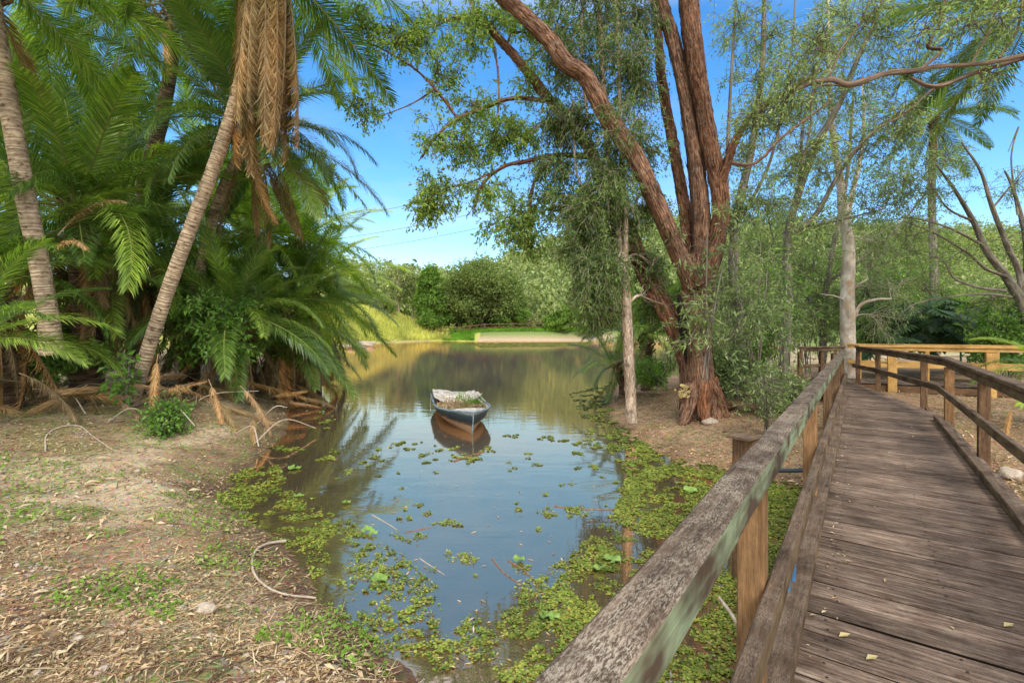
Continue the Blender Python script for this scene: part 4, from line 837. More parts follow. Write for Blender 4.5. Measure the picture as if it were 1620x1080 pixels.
# saplings and shrubs along the bank under the trees
def shrub(name, label, cat, px, py, D, w_, h_, leaf, seed, LL=.09, LW=.028, stems=6, ncl=10, nlf=34, droop=.3, group=None, bark='bark_grey'):
    R = random.Random(seed); lim = [[(px, py, D, .022), (px+R.uniform(-5, 5), py-h_*.5, D, .018), (px+R.uniform(-10, 10), py-h_*.95, D, .008)]]
    for i in range(stems-1):
        a = R.uniform(-1, 1); lim.append([(px+R.uniform(-8, 8), py-R.uniform(0, 5), D+R.uniform(-.2, .2), .016), (px+a*w_*.35, py-h_*.45, D+R.uniform(-.4, .4), .012), (px+a*w_*.8, py-h_*R.uniform(.6, .95), D+R.uniform(-.6, .6), .005)])
    bl_ = [(px+R.uniform(-1, 1)*w_*.75, py-h_*R.uniform(.25, .95), D+R.uniform(-.5, .5), max(w_, h_)*.28) for _ in range(7)]
    return tree(name, label, cat, lim, bl_, bark, leaf, LL, LW, ncl, nlf, droop, seed, group, tw=.35, sides=6)
GS = 'saplings on the bank left of the bridge'
shrub('sapling', 'willow leaved sapling growing against the big gum trunk', 'sapling', 1118, 600, 9.4, 45, 260, 'leaf_c', 11, LL=.13, LW=.034, ncl=6, nlf=30, group=GS, stems=3)
shrub('sapling', 'dense grey green sapling at the left end of the railing thicket', 'sapling', 1200, 640, 10.5, 60, 270, 'leaf_c', 12, LL=.13, LW=.034, ncl=9, nlf=34, group=GS)
shrub('sapling', 'bright sapling just left of the end of the rail', 'sapling', 1235, 612, 12.4, 40, 230, 'leaf_d', 13, ncl=10, nlf=30, group=GS)
shrub('sapling', 'tall leafy sapling behind the left boardwalk arm', 'sapling', 1275, 590, 16.5, 60, 240, 'leaf_c', 14, ncl=16, nlf=40, group=GS)
shrub('sapling', 'thin sapling between the big gum and the dark trunk', 'sapling', 1150, 610, 12, 40, 190, 'leaf_c', 15, LL=.12, LW=.034, ncl=6, nlf=30, group=GS)
shrub('sapling', 'loose twiggy sapling nearest the railing', 'sapling', 1215, 690, 8.6, 42, 120, 'leaf_c', 16, ncl=5, nlf=16, group=GS)
GB = 'shrubs behind the bridge'
for k, (px, py, D, w_, h_, lf, lab) in enumerate([(1440, 560, 19, 60, 150, 'leaf_d', 'bright shrub behind the first yellow railing post'), (1350, 560, 22, 60, 140, 'leaf_d', 'yellow green shrub seen right behind the white trunk'), (1540, 560, 24, 70, 120, 'leaf_a', 'pale shrub under the bare spreading tree'), (1600, 600, 14.5, 50, 150, 'leaf_d', 'fresh green shrub at the right edge beyond the pine rail'),
                                             (1230, 560, 22, 70, 150, 'leaf_a', 'hazy shrub far behind the saplings'), (1480, 540, 28, 80, 170, 'leaf_a', 'tall shrub behind the slender palm'), (1130, 560, 19, 50, 130, 'leaf_b', 'dark shrub behind the gum and dark trunk'), (1060, 590, 15.5, 50, 150, 'leaf_b', 'dark bush behind the leaning stems of the gum')]):
    shrub('shrub', lab, 'shrub', px, py, D, w_, h_, lf, 30+k, LL=.12, LW=.05, ncl=16, nlf=40, group=GB)
GL = 'low bushes under the trees on the right bank'
for k, (px, py, D, w_, h_, lf, lab) in enumerate([(1165, 632, 11.4, 40, 75, 'leaf_c', 'low bush directly right of the big gum foot'), (1228, 650, 10.2, 34, 60, 'leaf_c', 'low bush on the bank halfway between the gum foot and the rail'), (1195, 618, 12.6, 45, 95, 'leaf_d', 'low green bush behind the thicket trunks'), (1140, 606, 13.5, 40, 70, 'leaf_d', 'low bush just behind the big gum'), (1225, 598, 14.8, 60, 110, 'leaf_c', 'bush behind the old boardwalk arm'), (1385, 580, 17.5, 50, 80, 'leaf_d', 'low bush behind the white trunk'), (1560, 575, 17, 50, 90, 'leaf_d', 'bush behind the pine rail near the right edge'), (1610, 560, 19, 60, 120, 'leaf_c', 'tall bush at the right edge beyond the wire fence'), (1300, 575, 19, 60, 130, 'leaf_a', 'bush far behind the end of the left rail'), (1040, 612, 13.2, 30, 40, 'leaf_d', 'small green clump between the paperbark and the gum')]):
    shrub('bush', lab, 'bush', px, py, D, w_, h_, lf, 130+k, LL=.09, LW=.034, ncl=14, nlf=40, group=GL, stems=5)
# bare spreading tree at the right
tree('bare_tree', 'spreading grey tree with mostly bare branches beyond the right railing', 'tree', [
    [(1640, 560, 14, 0.187), (1625, 500, 14, 0.158), (1612, 470, 14, 0.13), (1590, 435, 14, 0.101), (1560, 395, 14, 0.086), (1540, 350, 14, 0.072), (1510, 300, 13.8, 0.043), (1480, 260, 13.6, 0.022)],
    [(1618, 475, 14, 0.101), (1612, 430, 14, 0.079), (1596, 395, 14, 0.072), (1570, 330, 14, 0.058), (1550, 270, 14, 0.036), (1520, 225, 14, 0.022)],
    [(1622, 480, 14, 0.101), (1625, 400, 14, 0.079), (1615, 340, 14, 0.058), (1600, 290, 14, 0.036), (1590, 270, 14, 0.022)],
    [(1600, 440, 14, 0.05), (1560, 425, 13.7, 0.043), (1530, 400, 13.5, 0.029), (1480, 370, 13.4, 0.022), (1430, 350, 13.3, 0.011)],
    [(1590, 460, 14, 0.05), (1550, 455, 13.6, 0.036), (1510, 440, 13.3, 0.029), (1490, 410, 13.2, 0.018), (1450, 400, 13.2, 0.011)],
    [(1600, 470, 14, 0.036), (1560, 465, 13.4, 0.029), (1500, 470, 13, 0.022), (1450, 480, 12.8, 0.014), (1420, 500, 12.8, 0.007)],
    [(1560, 390, 14, 0.043), (1500, 360, 13.8, 0.029), (1440, 345, 13.6, 0.018), (1400, 350, 13.5, 0.009)],
    [(1540, 350, 14, 0.036), (1500, 330, 13.9, 0.025), (1470, 290, 13.8, 0.014), (1440, 260, 13.8, 0.007)],
    [(1570, 330, 14, 0.029), (1610, 280, 14, 0.022), (1640, 240, 14, 0.014)], [(1595, 240, 14, 0.011), (1612, 200, 14, 0.014), (1600, 250, 14, 0.022), (1610, 340, 14, 0.029)],
], [(1440, 360, 13.4, 50, .6), (1480, 300, 13.7, 50, .6), (1500, 250, 13.8, 45, .5), (1560, 300, 14, 45, .5), (1610, 290, 14, 40, .6), (1420, 400, 13.2, 45, .8), (1460, 450, 13, 45, .8), (1520, 400, 13.5, 45, .6), (1590, 380, 14, 45, .5), (1400, 310, 13.4, 40, .6), (1560, 480, 14, 40, .8), (1610, 450, 14.5, 40)], 'bark_grey', 'leaf_a', .08, .028, 20, 22, .2, 7, tw=.6)
# overhead branch from a tree beyond the right edge
tree('overhanging_tree', 'tree beyond the right edge whose crooked brown branch crosses the upper right', 'tree', [
    [(1905, 700, 8.5, 0.222), (1880, 400, 8.4, 0.192), (1850, 180, 8.2, 0.148), (1860, -50, 8, 0.118)],
    [(1852, 170, 8.2, 0.074), (1760, 110, 7.8, 0.059), (1680, 72, 7.4, 0.048), (1620, 88, 7.2, 0.037), (1555, 101, 7.1, 0.033), (1480, 106, 7, 0.033), (1455, 112, 7, 0.037), (1400, 118, 6.9, 0.041), (1345, 136, 6.9, 0.041), (1312, 128, 6.9, 0.037), (1270, 138, 6.9, 0.026), (1225, 170, 6.9, 0.011)],
    [(1680, 74, 7.4, 0.037), (1600, 98, 7.3, 0.033), (1540, 116, 7.2, 0.033), (1480, 137, 7.1, 0.033), (1440, 122, 7, 0.022)],
    [(1455, 112, 7, 0.026), (1490, 80, 7, 0.022), (1468, 74, 7, 0.026), (1485, 40, 7, 0.022), (1502, -20, 7, 0.018)],
    [(1580, 92, 7.1, 0.018), (1608, 50, 7.1, 0.018), (1618, 0, 7.1, 0.015)], [(1535, 104, 7.1, 0.015), (1565, 50, 7.1, 0.013), (1582, 0, 7.1, 0.01)],
    [(1480, 137, 7.1, 0.015), (1430, 180, 7, 0.012), (1380, 210, 7, 0.007), (1320, 270, 7, 0.004)], [(1345, 136, 6.9, 0.015), (1290, 140, 6.9, 0.013), (1282, 200, 6.9, 0.011), (1268, 260, 6.9, 0.007)],
    [(1310, 128, 6.9, 0.015), (1330, 80, 6.9, 0.013), (1365, 30, 6.9, 0.01), (1378, -20, 6.9, 0.007)],
], [(1250, 150, 7, 36), (1200, 185, 7, 36), (1290, 80, 7, 40, .7), (1375, 40, 7, 42, .7), (1450, 50, 7, 42, .6), (1530, 40, 7.1, 42, .7), (1590, 30, 7.1, 36, .7), (1430, 180, 7, 34, .5), (1280, 240, 6.9, 34, .6), (1560, 130, 7.2, 26, .4)], 'bark_brown', 'leaf_c', .075, .022, 20, 40, .4, 8, rough=.2, tw=.35)
# philodendron bank
def philo(px, py, D, label, seed, sc=1):
    r = np.random.default_rng(seed); c = P(px, py, D); o = thing('philodendron', c, label, 'plant', 'dark split leaf plants behind the yellow rail'); st = MB(); lf = MB()
    for i in range(26):
        a = r.random()*6.28; l = (.5+.8*r.random())*sc; h = (.3+1.1*r.random())*sc; tip = c+np.array([math.cos(a)*l, math.sin(a)*l, h]); tube(st, *smooth_line([c, c+np.array([math.cos(a)*l*.4, math.sin(a)*l*.4, h*.8]), tip], [.015, .012, .008], 3), n=4)
        d_ = unit(np.array([math.cos(a), math.sin(a), -.5+r.normal()*.2])); s_ = unit(np.cross(d_, [0, 0, 1])); q = np.linspace(.05, 1, 9)
        for sg in (-1, 1):
            pp = tip+d_*(q*.55*sc)[:, None]; dd = s_*sg*(1.1-.7*q)[:, None]+d_*(.3+.8*q)[:, None]+np.array([0, 0, -.25]); leaf_quads(lf, pp, dd, np.tile([0, 0, 1.], (9, 1))+d_*.2, .36*sc*(1-.5*q), .085*sc, .1)
        leaf_quads(lf, [tip], [d_], [[0, 0, 1]], .62*sc, .2*sc, .1)
    st.build('stems', MT['leaf_dark'], o); lf.build('foliage', MT['leaf_dark'], o)
for k, (a_, b_, c_, l_) in enumerate([(1420, 565, 17, 'dark split leaf plant nearest the white trunk'), (1455, 560, 17.5, 'dark split leaf plant second from the white trunk'), (1495, 560, 17, 'dark split leaf plant in the middle of its row'), (1525, 555, 18, 'dark split leaf plant at the right end of its row'), (1475, 548, 19, 'dark split leaf plant at the back of its row')]): philo(a_, b_, c_, l_, 50+k, 1.45)

# leafy shrub at the palm foot + undergrowth on the left bank
shrub('shrub', 'dark green leafy shrub at the foot of the leaning palm', 'shrub', 262, 712, 8.4, 36, 58, 'leaf_d', 60, .07, .045, 8, 12, 34, .2)
shrub('shrub', 'broad leaved young plant against the leaning palm trunk', 'shrub', 205, 625, 9.2, 24, 60, 'leaf_d', 61, .15, .085, 5, 3, 8, .2)
GU = 'undergrowth shrubs beneath the palms'
for k, (px, py, D, w_, h_, lab) in enumerate([(330, 590, 11.3, 60, 110, 'undergrowth right of the leaning palm'), (120, 590, 10.5, 60, 110, 'undergrowth between the two front palm trunks'), (20, 600, 9.8, 60, 120, 'undergrowth at the left edge below the shaggy palm'), (250, 560, 13, 70, 150, 'undergrowth deep behind the leaning palm'), (420, 580, 14, 60, 100, 'undergrowth at the foot of the squat palm'), (60, 500, 14, 80, 190, 'tall undergrowth behind the left edge trunk'), (170, 500, 15, 80, 200, 'tall undergrowth behind the low broad palm'), (340, 470, 18, 90, 190, 'tall undergrowth behind the grove on the right')]):
    shrub('shrub', 'dark '+lab, 'shrub', px, py, D, w_, h_, 'leaf_a' if k % 2 else 'leaf_d', 70+k, .13, .06, 6, 14, 36, .3, GU)
# dead fronds lying and hanging low on the left bank
for k, (px, py, D, az, el, sc, ky, lab) in enumerate([(250, 560, 9.3, -1.2, -62, .5, 'dead', 'bleached dead frond hanging beside the leaning palm trunk'), (330, 600, 9.6, -.7, -40, .55, 'grey', 'brown frond drooping to the bank right of the leaning palm'), (92, 372, 7.9, -.25, 38, .62, 'dead', 'large bleached frond arching beside the left edge trunk'), (84, 400, 7.9, -.5, 20, .5, 'dead', 'lower bleached frond arching under the large one by the left trunk'),
                                                 (380, 610, 10, -.6, -22, .55, 'grey', 'frond lying toward the water on the left bank'), (290, 610, 9.3, -1.4, -50, .5, 'dead', 'dead frond behind the dark leafy shrub'), (30, 590, 8.2, -.3, -12, .6, 'grey', 'grey frond lying flat at the left edge'), (1602, 640, 8.4, 3.6, -50, .3, 'dead', 'dead frond hanging beside the right railing')]):
    a = P(px, py, D); o = bpy.data.objects.new('fallen_frond', FR[ky][2 if k in (2, 3, 7) else 1]); COL.objects.link(o)
    o.matrix_basis = Matrix.Translation(Vector(a)) @ Matrix.Rotation(az, 4, 'Z') @ Matrix.Rotation(-math.radians(el), 4, 'Y') @ Matrix.Diagonal((sc, sc, sc, 1)); tag(o, lab, 'palm frond')

R_ = random.Random(44)
for k in range(64):
    px, py, D = R_.choice([(R_.uniform(-60, 190), R_.uniform(560, 625), R_.uniform(8.2, 10.5)), (R_.uniform(240, 430), R_.uniform(560, 640), R_.uniform(9.2, 12.5)), (R_.uniform(400, 500), R_.uniform(560, 620), R_.uniform(12.5, 15.5)), (R_.uniform(-40, 330), R_.uniform(540, 600), R_.uniform(9.5, 12))])
    a = P(px, py, D); a[2] = float(gz(a[0], a[1]))+R_.uniform(.05, .55); ky = 'dead' if R_.random() < .55 else 'grey'
    o = bpy.data.objects.new('fallen_frond', FR[ky][R_.choice([0, 1, 1, 2]) if ky == 'dead' else R_.choice([0, 1])]); COL.objects.link(o); sc = R_.uniform(.35, .7)
    o.matrix_basis = Matrix.Translation(Vector(a)) @ Matrix.Rotation(R_.uniform(-2.6, .6), 4, 'Z') @ Matrix.Rotation(math.radians(R_.uniform(-15, 35)), 4, 'Y') @ Matrix.Rotation(R_.uniform(-1.5, 1.5), 4, 'X') @ Matrix.Diagonal((sc, sc, sc, 1)); tag(o, 'dead brown palm frond in the tangle lying under the left bank palms', 'palm frond', 'tangled dead fronds under the left bank palms')
for k in range(26):
    q = P(R_.uniform(-40, 430), R_.uniform(580, 640), R_.uniform(8.6, 12.5)); q[2] = float(gz(q[0], q[1]))+.02; a = R_.uniform(0, 6.28); L_ = R_.uniform(.5, 1.5); e_ = q+np.array([math.cos(a)*L_, math.sin(a)*L_, R_.uniform(.02, .4)]); e_[2] = max(e_[2], float(gz(e_[0], e_[1]))+.02)
    mb = MB(); tube(mb, *smooth_line([q, (q+e_)/2+[R_.uniform(-.2, .2), R_.uniform(-.2, .2), R_.uniform(.05, .3)], e_], [.014, .011, .006], 6), n=6, rough=.15); tag(mb.build('root', MT['twig_pale']), 'bare pale root or vine arching over the ground under the left palms', 'root', 'bare vines under the left bank palms')

# ------------------------------------------------------------------ far shore
def far_tree(name, label, px, D, hpx, wpx, leaf, shape='round', seed=0, n=70, bark='bark_grey', fill=1.0, size=.5, group='trees on the far shore', basepy=None):
    r = np.random.default_rng(seed+500); x = (px-CX)/F*D; z0 = float(gz(x, D)); H = CZ-(hpx-HZ)/F*D-z0; W = wpx/F*D/2
    o = thing(name, (x, D, z0), label, 'tree', group); m_ = MB(); tube(m_, *smooth_line([[x, D, z0-.3], [x+.2, D, z0+H*.4], [x-.1, D, z0+H*.85]], [H*.025, H*.018, H*.008], 5), n=7); m_.build('trunk', MT[bark], o)
    bm2 = MB(); lf = MB(); cs = []; rs = []
    for i in range(n):
        if shape == 'round': v = unit(r.normal(size=3))*r.random()**.4; c = np.array([x, D, z0+H*.52])+v*[W, W, H*.48]; c[2] = max(c[2], z0+.05*H); rr = W*.2
        elif shape == 'cone': h = r.random()**1.2; a = r.random()*6.28; q = W*(1-h)**.55*(.5+.5*r.random())*(.8+.2*math.sin(a*3)); c = np.array([x+math.cos(a)*q, D+math.sin(a)*q, z0+H*(.07+.9*h)]); rr = W*.2
        else: h = .35+.62*r.random(); a = r.random()*6.28; q = W*(.3+.8*h)*r.random()**.5; c = np.array([x+math.cos(a)*q, D+math.sin(a)*q, z0+H*h]); rr = W*.16
        cs.append(c); rs.append(rr*(.7+.6*r.random()))
        if i % 2 == 0:
            b0 = np.array([x, D, z0+(c[2]-z0)*.55]); tube(bm2, [b0, (b0+c)/2+r.normal(size=3)*.2+[0, 0, .2], c], [H*.007, H*.005, .02], 4, cap=False)
    cs = np.array(cs); rs = np.array(rs); m2 = int(110*fill); pos = (cs[:, None]+r.normal(size=(n, m2, 3))*[1, 1, .7]*rs[:, None, None]*.62).reshape(-1, 3); nn = len(pos)
    sz = size*(.5+.8*r.random(nn)); outd = unit(pos-np.array([x, D, z0+H*.4]))
    leaf_quads(lf, pos, r.normal(size=(nn, 3))+[0, 0, -.3], outd+r.normal(size=(nn, 3))*.6+[0, 0, .5], sz, sz*.5); bm2.build('branches', MT[bark], o); lf.build('crown', MT[leaf], o, smooth=False)
far_tree('tall_gum', 'pale spindly gum with thin white stems on the far shore', 630, 86, 415, 62, 'leaf_far_c', 'flat', 1, 60, 'bark_white', .5, .45)
far_tree('tall_gum', 'shorter thin gum leaning beside the spindly pale one', 652, 90, 432, 50, 'leaf_far_c', 'flat', 2, 50, 'bark_white', .45, .45)
far_tree('fig_tree', 'rich green conical tree right of the spindly gum', 680, 84, 423, 68, 'leaf_far_b', 'cone', 3, 90, fill=1.5)
far_tree('willow_tree', 'widest rounded grey green tree in the middle of the far shore', 762, 88, 413, 122, 'leaf_far', 'round', 4, 190, fill=1.2)
far_tree('willow_tree', 'rounded tree overlapping the widest one on its left', 722, 92, 432, 70, 'leaf_far', 'round', 5, 90, fill=1.2)
far_tree('willow_tree', 'lower rounded tree overlapping the widest one on its right', 806, 93, 458, 56, 'leaf_far', 'round', 6, 90, fill=1.2)
for k, (px, D, h_, w_, lf, lab) in enumerate([(893, 80, 482, 30, 'leaf_far_b', 'fresh green round bush at the right of the far fence'), (873, 82, 494, 26, 'leaf_far_b', 'small bright bush left of the round one at the far fence'), (848, 86, 496, 30, 'leaf_far_c', 'pale low bush behind the far fence'), (826, 88, 488, 26, 'leaf_far_b', 'upright green bush behind the far fence'), (796, 86, 502, 26, 'leaf_far_b', 'tiny green bush under the widest far tree'),
                                             (606, 80, 468, 40, 'leaf_far_c', 'hazy tree beside the palms above the grass slope'), (580, 84, 455, 50, 'leaf_far', 'dark tree peeping past the palm fronds'), (935, 78, 470, 50, 'leaf_far_b', 'green tree behind the paperbark foliage'), (980, 82, 455, 60, 'leaf_far', 'far tree seen through the gum stems'), (1150, 84, 470, 70, 'leaf_far', 'far tree between the gum and the thicket'), (1210, 90, 462, 60, 'leaf_far_c', 'far pale tree behind the thicket'), (1290, 80, 455, 70, 'leaf_far', 'far tree left of the white trunk'), (1400, 70, 450, 90, 'leaf_far_c', 'far pale tree right of the white trunk'), (1500, 75, 455, 90, 'leaf_far_b', 'far green tree behind the slender palm'), (1580, 70, 440, 80, 'leaf_far_c', 'far tree behind the bare branches'), (1050, 88, 450, 70, 'leaf_far_b', 'far green tree behind the small bushy palm'),
                                             (540, 95, 440, 60, 'leaf_far', 'distant tree nearly hidden by the palms')]):
    far_tree('bush' if h_ > 475 else 'tree', lab, px, D, h_, w_, lf, 'round', 20+k, 40, fill=1.0, size=.4, group='bushes and trees along the far shore')
# forest on the hill
r = np.random.default_rng(77); n = 3400; az = 520+r.random(n)*1250; D = 112+r.random(n)**.9*190; x = (az-CX)/F*D; z = gz(x, D); hh = 5+13*r.random(n)**2.2; ww = 1.6+hh*.22
m2 = 100; v = unit(r.normal(size=(n, m2, 3)))*(r.random((n, m2, 1))**.4); v[..., 2] = np.abs(v[..., 2])*1.3-.25
pos = (np.stack([x, D, z+hh*.5], 1)[:, None]+v*np.stack([ww, ww, hh*.45], 1)[:, None]).reshape(-1, 3); nn = len(pos); sz = 1.25*(.5+.8*r.random(nn))
mb = MB(); leaf_quads(mb, pos, r.normal(size=(nn, 3)), v.reshape(-1, 3)+r.normal(size=(nn, 3))*.5+[0, -.2, .6], sz, sz*.7)
tag(mb.build('hill_forest', MT['leaf_forest'], smooth=False), 'forest covering the hill beyond the pond', 'forest', kind='stuff')
mb = MB(); k = r.choice(n, 240)
for i in k: tube(mb, [[x[i], D[i]-ww[i]*.8, z[i]], [x[i]+.4, D[i]-ww[i]*.8, z[i]+hh[i]*.9]], [.22, .1], 4)
tag(mb.build('forest_trunks', MT['bark_white']), 'pale trunks showing in the hill forest', 'forest', kind='stuff')
# far fence
fo = thing('post_and_rail_fence', (3, 79, 1.6), 'long brown post and rail fence along the far bank', 'fence'); xs = np.linspace(-14.5, 20, 15); zz = gz(xs, np.full(15, 82.0))
for a_, b_ in zip(range(14), range(1, 15)):
    mb = MB()
    for h_ in (1.15, .65): beam(mb, (xs[a_], 82, zz[a_]+h_), (xs[b_], 82, zz[b_]+h_), .07, .12, .01, seg=1)
    mb.build('rail', MT['post_dark'], fo)
for a_ in range(15):
    mb = MB(); beam(mb, (xs[a_], 82.08, zz[a_]-.2), (xs[a_], 82.08, zz[a_]+1.25), .16, .16, .01, seg=1, up=(0, -1, 0)); mb.build('post', MT['post_dark'], fo)
# wire fence right behind
ff = thing('wire_fence', (17, 20, .6), 'low wire fence with green posts beyond the dark plants at the right', 'fence')
mb = MB()
for h_ in (.25, .5, .75, 1.0): tube(mb, [P(1440, 530, 21)*[1, 1, 0]+[0, 0, .7+h_], P(1700, 530, 21)*[1, 1, 0]+[0, 0, .7+h_]], .012, 4)
mb.build('wire', MT['wire'], ff)
for px in (1470, 1520, 1568, 1620, 1670):
    mb = MB(); q = P(px, 530, 21); tube(mb, [[q[0], q[1], .4], [q[0], q[1], 1.8]], .04, 6); mb.build('post', MT['leaf_dark'], ff)
# power lines
GP = 'power lines over the pond'
for k, (y0, y1, l_) in enumerate([(352, 262, 'highest thin power line above the palms'), (380, 304, 'middle thin power line above the palms'), (400, 330, 'lowest thin power line above the palms')]):
    mb = MB(); a_ = P(380, y0+20, 62); b_ = P(900, y1, 62); m_ = (a_+b_)/2-[0, 0, .7]; tube(mb, *smooth_line([a_, m_, b_], [.022]*3, 10), n=4); tag(mb.build('power_line', MT['wire']), l_, 'cable', GP)

# ------------------------------------------------------------------ ground scatter
def scatter(n, x0=-11, x1=13, y0=1.3, y1=15, seed=0):
    r = np.random.default_rng(seed); y = y0*(y1/y0)**r.random(n); a = -1.25+2.7*r.random(n); x = a*y; k = (x > x0) & (x < x1); return x[k], y[k], r
def deckmask(x, y):
    s = x*d1[0]+y*d1[1]; p = x*n1_[0]+y*n1_[1]; return (p > -.42) & (p < 1.2) & (s < 16)
# leaf litter
x, y, r = scatter(260000, seed=1); sd_ = sdist(x, y); dn = fbm(x*1.3, y*1.3, 61, 3); k = (sd_ > .0+.3*r.random(len(x))**2) & (r.random(len(x)) < .1+2.6*np.clip(dn-.4, 0, 1)+.35*(x > 2)) & ~deckmask(x, y)
x, y = x[k], y[k]; n = len(x); z = gz(x, y)+.006+.012*r.random(n); pos = np.stack([x, y, z], 1)
sz = (.012+.04*r.random(n)**2.2)*np.clip(.8+y/12, 1, 1.8); dv = r.normal(size=(n, 3))*[1, 1, .22]; nv = r.normal(size=(n, 3))*.45+[0, 0, 1]
pl = (r.random(n) < .35); mb = MB(); leaf_quads(mb, pos[~pl], dv[~pl], nv[~pl], sz[~pl], sz[~pl]*.36, .3); tag(mb.build('leaf_litter', MT['litter'], smooth=False), 'brown fallen leaves strewn over both banks', 'leaf litter', kind='stuff')
mb = MB(); leaf_quads(mb, pos[pl], dv[pl], nv[pl], sz[pl]*1.15, sz[pl]*.34, .35); tag(mb.build('dry_leaf_litter', MT['litter_pale'], smooth=False), 'pale dry fallen leaves strewn over both banks', 'leaf litter', kind='stuff')
x, y, r = scatter(9000, seed=12, y1=9); sd_ = sdist(x, y); k = (sd_ > .1) & (fbm(x*1.9, y*1.9, 62, 3) > .5) & ~deckmask(x, y); x, y = x[k], y[k]; n = len(x); sz = (.07+.08*r.random(n)**2)*np.clip(y/4.5, .5, 1)
mb = MB(); leaf_quads(mb, np.stack([x, y, gz(x, y)+.018], 1), r.normal(size=(n, 3))*[1, 1, .2], r.normal(size=(n, 3))*.35+[0, 0, 1], sz, sz*.28, .4); tag(mb.build('large_dry_leaves', MT['litter_pale'], smooth=False), 'large curled dry leaves and bark flakes on the banks', 'leaf litter', kind='stuff')
x, y, r = scatter(5200, seed=13, y1=12); sd_ = sdist(x, y); k = (sd_ > -.1) & (fbm(x*1.2, y*1.2, 64, 3) > .44) & ~deckmask(x, y) ; x, y = x[k], y[k]; mb = MB()
for a_, b_ in zip(x, y):
    th_ = r.random()*6.28; L_ = .06+.28*r.random()**2; e1 = np.array([a_, b_, 0.]); e3 = e1+np.array([math.cos(th_)*L_, math.sin(th_)*L_, 0]); e2 = (e1+e3)/2+r.normal(size=3)*.12*L_; q_ = np.array([e1, e2, e3]); q_[:, 2] = gz(q_[:, 0], q_[:, 1])+.012; q_[1, 2] += .01; tube(mb, q_, [.004, .0035, .002], 4, cap=False)
tag(mb.build('fallen_twigs', MT['twig']), 'small dark fallen twigs on the banks', 'twigs', kind='stuff')
# straw and twigs
x, y, r = scatter(90000, seed=2); sd_ = sdist(x, y); k = (sd_ > .05) & (r.random(len(x)) < .16+2.2*np.clip(fbm(x*1.1, y*1.1, 71, 3)-.46, 0, 1)) & ~deckmask(x, y)
x, y = x[k], y[k]; n = len(x); pos = np.stack([x, y, gz(x, y)+.012], 1); a = r.random(n)*6.28; L_ = .05+.16*r.random(n)**2; mb = MB()
leaf_quads(mb, pos, np.stack([np.cos(a), np.sin(a), .12*r.normal(size=n)], 1), np.tile([0, 0, 1.], (n, 1)), L_, .005+.004*r.random(n), .5); tag(mb.build('dry_straw', MT['litter_pale'], smooth=False), 'dry straw and thin twigs on the banks', 'straw', kind='stuff')
# gravel and stones
def rock(r, s): 
    v = unit(r.normal(size=(14, 3)))*s*(.75+.4*r.random((14, 1)))*[1, .8, .5]; return v
ico_v = []
bmv = None
import bmesh
bm = bmesh.new(); bmesh.ops.create_icosphere(bm, subdivisions=1, radius=1); IV = np.array([v.co[:] for v in bm.verts]); IF = np.array([[v.index for v in f_.verts] for f_ in bm.faces]); bm.free()
bm = bmesh.new(); bmesh.ops.create_icosphere(bm, subdivisions=3, radius=1); JV = np.array([v.co[:] for v in bm.verts]); JF = np.array([[v.index for v in f_.verts] for f_ in bm.faces]); bm.free()
x, y, r = scatter(40000, seed=3, y1=9); sd_ = sdist(x, y); k = (sd_ > .3) & (x < 1) & (r.random(len(x)) < .1+2.0*np.clip(fbm(x*.9, y*.9, 81, 3)-.42, 0, 1)) ; x, y = x[k], y[k]
n = len(x); sz = .006+.017*r.random(n)**2.5; a = r.random(n)*6.28; sc3 = np.stack([1+.5*r.random(n), .8+.4*r.random(n), .45+.3*r.random(n)], 1)
V = IV[None]*sc3[:, None]*sz[:, None, None]*(1+.35*(r.random((n, len(IV), 1))-.5)); ca, sa = np.cos(a)[:, None], np.sin(a)[:, None]
V = np.stack([V[..., 0]*ca-V[..., 1]*sa, V[..., 0]*sa+V[..., 1]*ca, V[..., 2]], -1)+np.stack([x, y, gz(x, y)+sz*.25], 1)[:, None]
mb = MB(); mb.add(V.reshape(-1, 3), (IF[None]+np.arange(n)[:, None, None]*len(IV)).reshape(-1, 3)); tag(mb.build('gravel', MT['stone'], smooth=False), 'small grey stones scattered on the left bank', 'gravel', kind='stuff')
# individual stones
SN = [(320, 965, .085, 'long flat pale stone, largest on the bare left bank'), (285, 962, .04, 'grey stone touching the left end of the large flat one'), (272, 975, .035, 'squat stone leftmost of the three near the flat one'), (193, 1002, .035, 'white stone at the lower left of the bank'), (160, 1062, .05, 'pale pebble near the bottom edge left of centre'), (58, 1065, .04, 'stone at the bottom left corner'), (330, 1006, .035, 'angular white stone below the large flat one'), (222, 948, .03, 'round stone above left of the flat one'), (120, 1012, .05, 'flat buff stone at the lower left'), (233, 763, .07, 'boulder on the bank above the green weeds'), (218, 745, .06, 'pale block of stone on the upper left bank'), (1123, 668, .22, 'grey rock at the foot of the big gum'), (1600, 752, .2, 'mossy boulder beside the right railing'), (572, 546, 1.0, 'pale rock ledge at the far grassy shore'), (556, 549, .8, 'smaller rock ledge half hidden by palm fronds'), (1200, 742, .09, 'stone under the railing near the black pipe')]
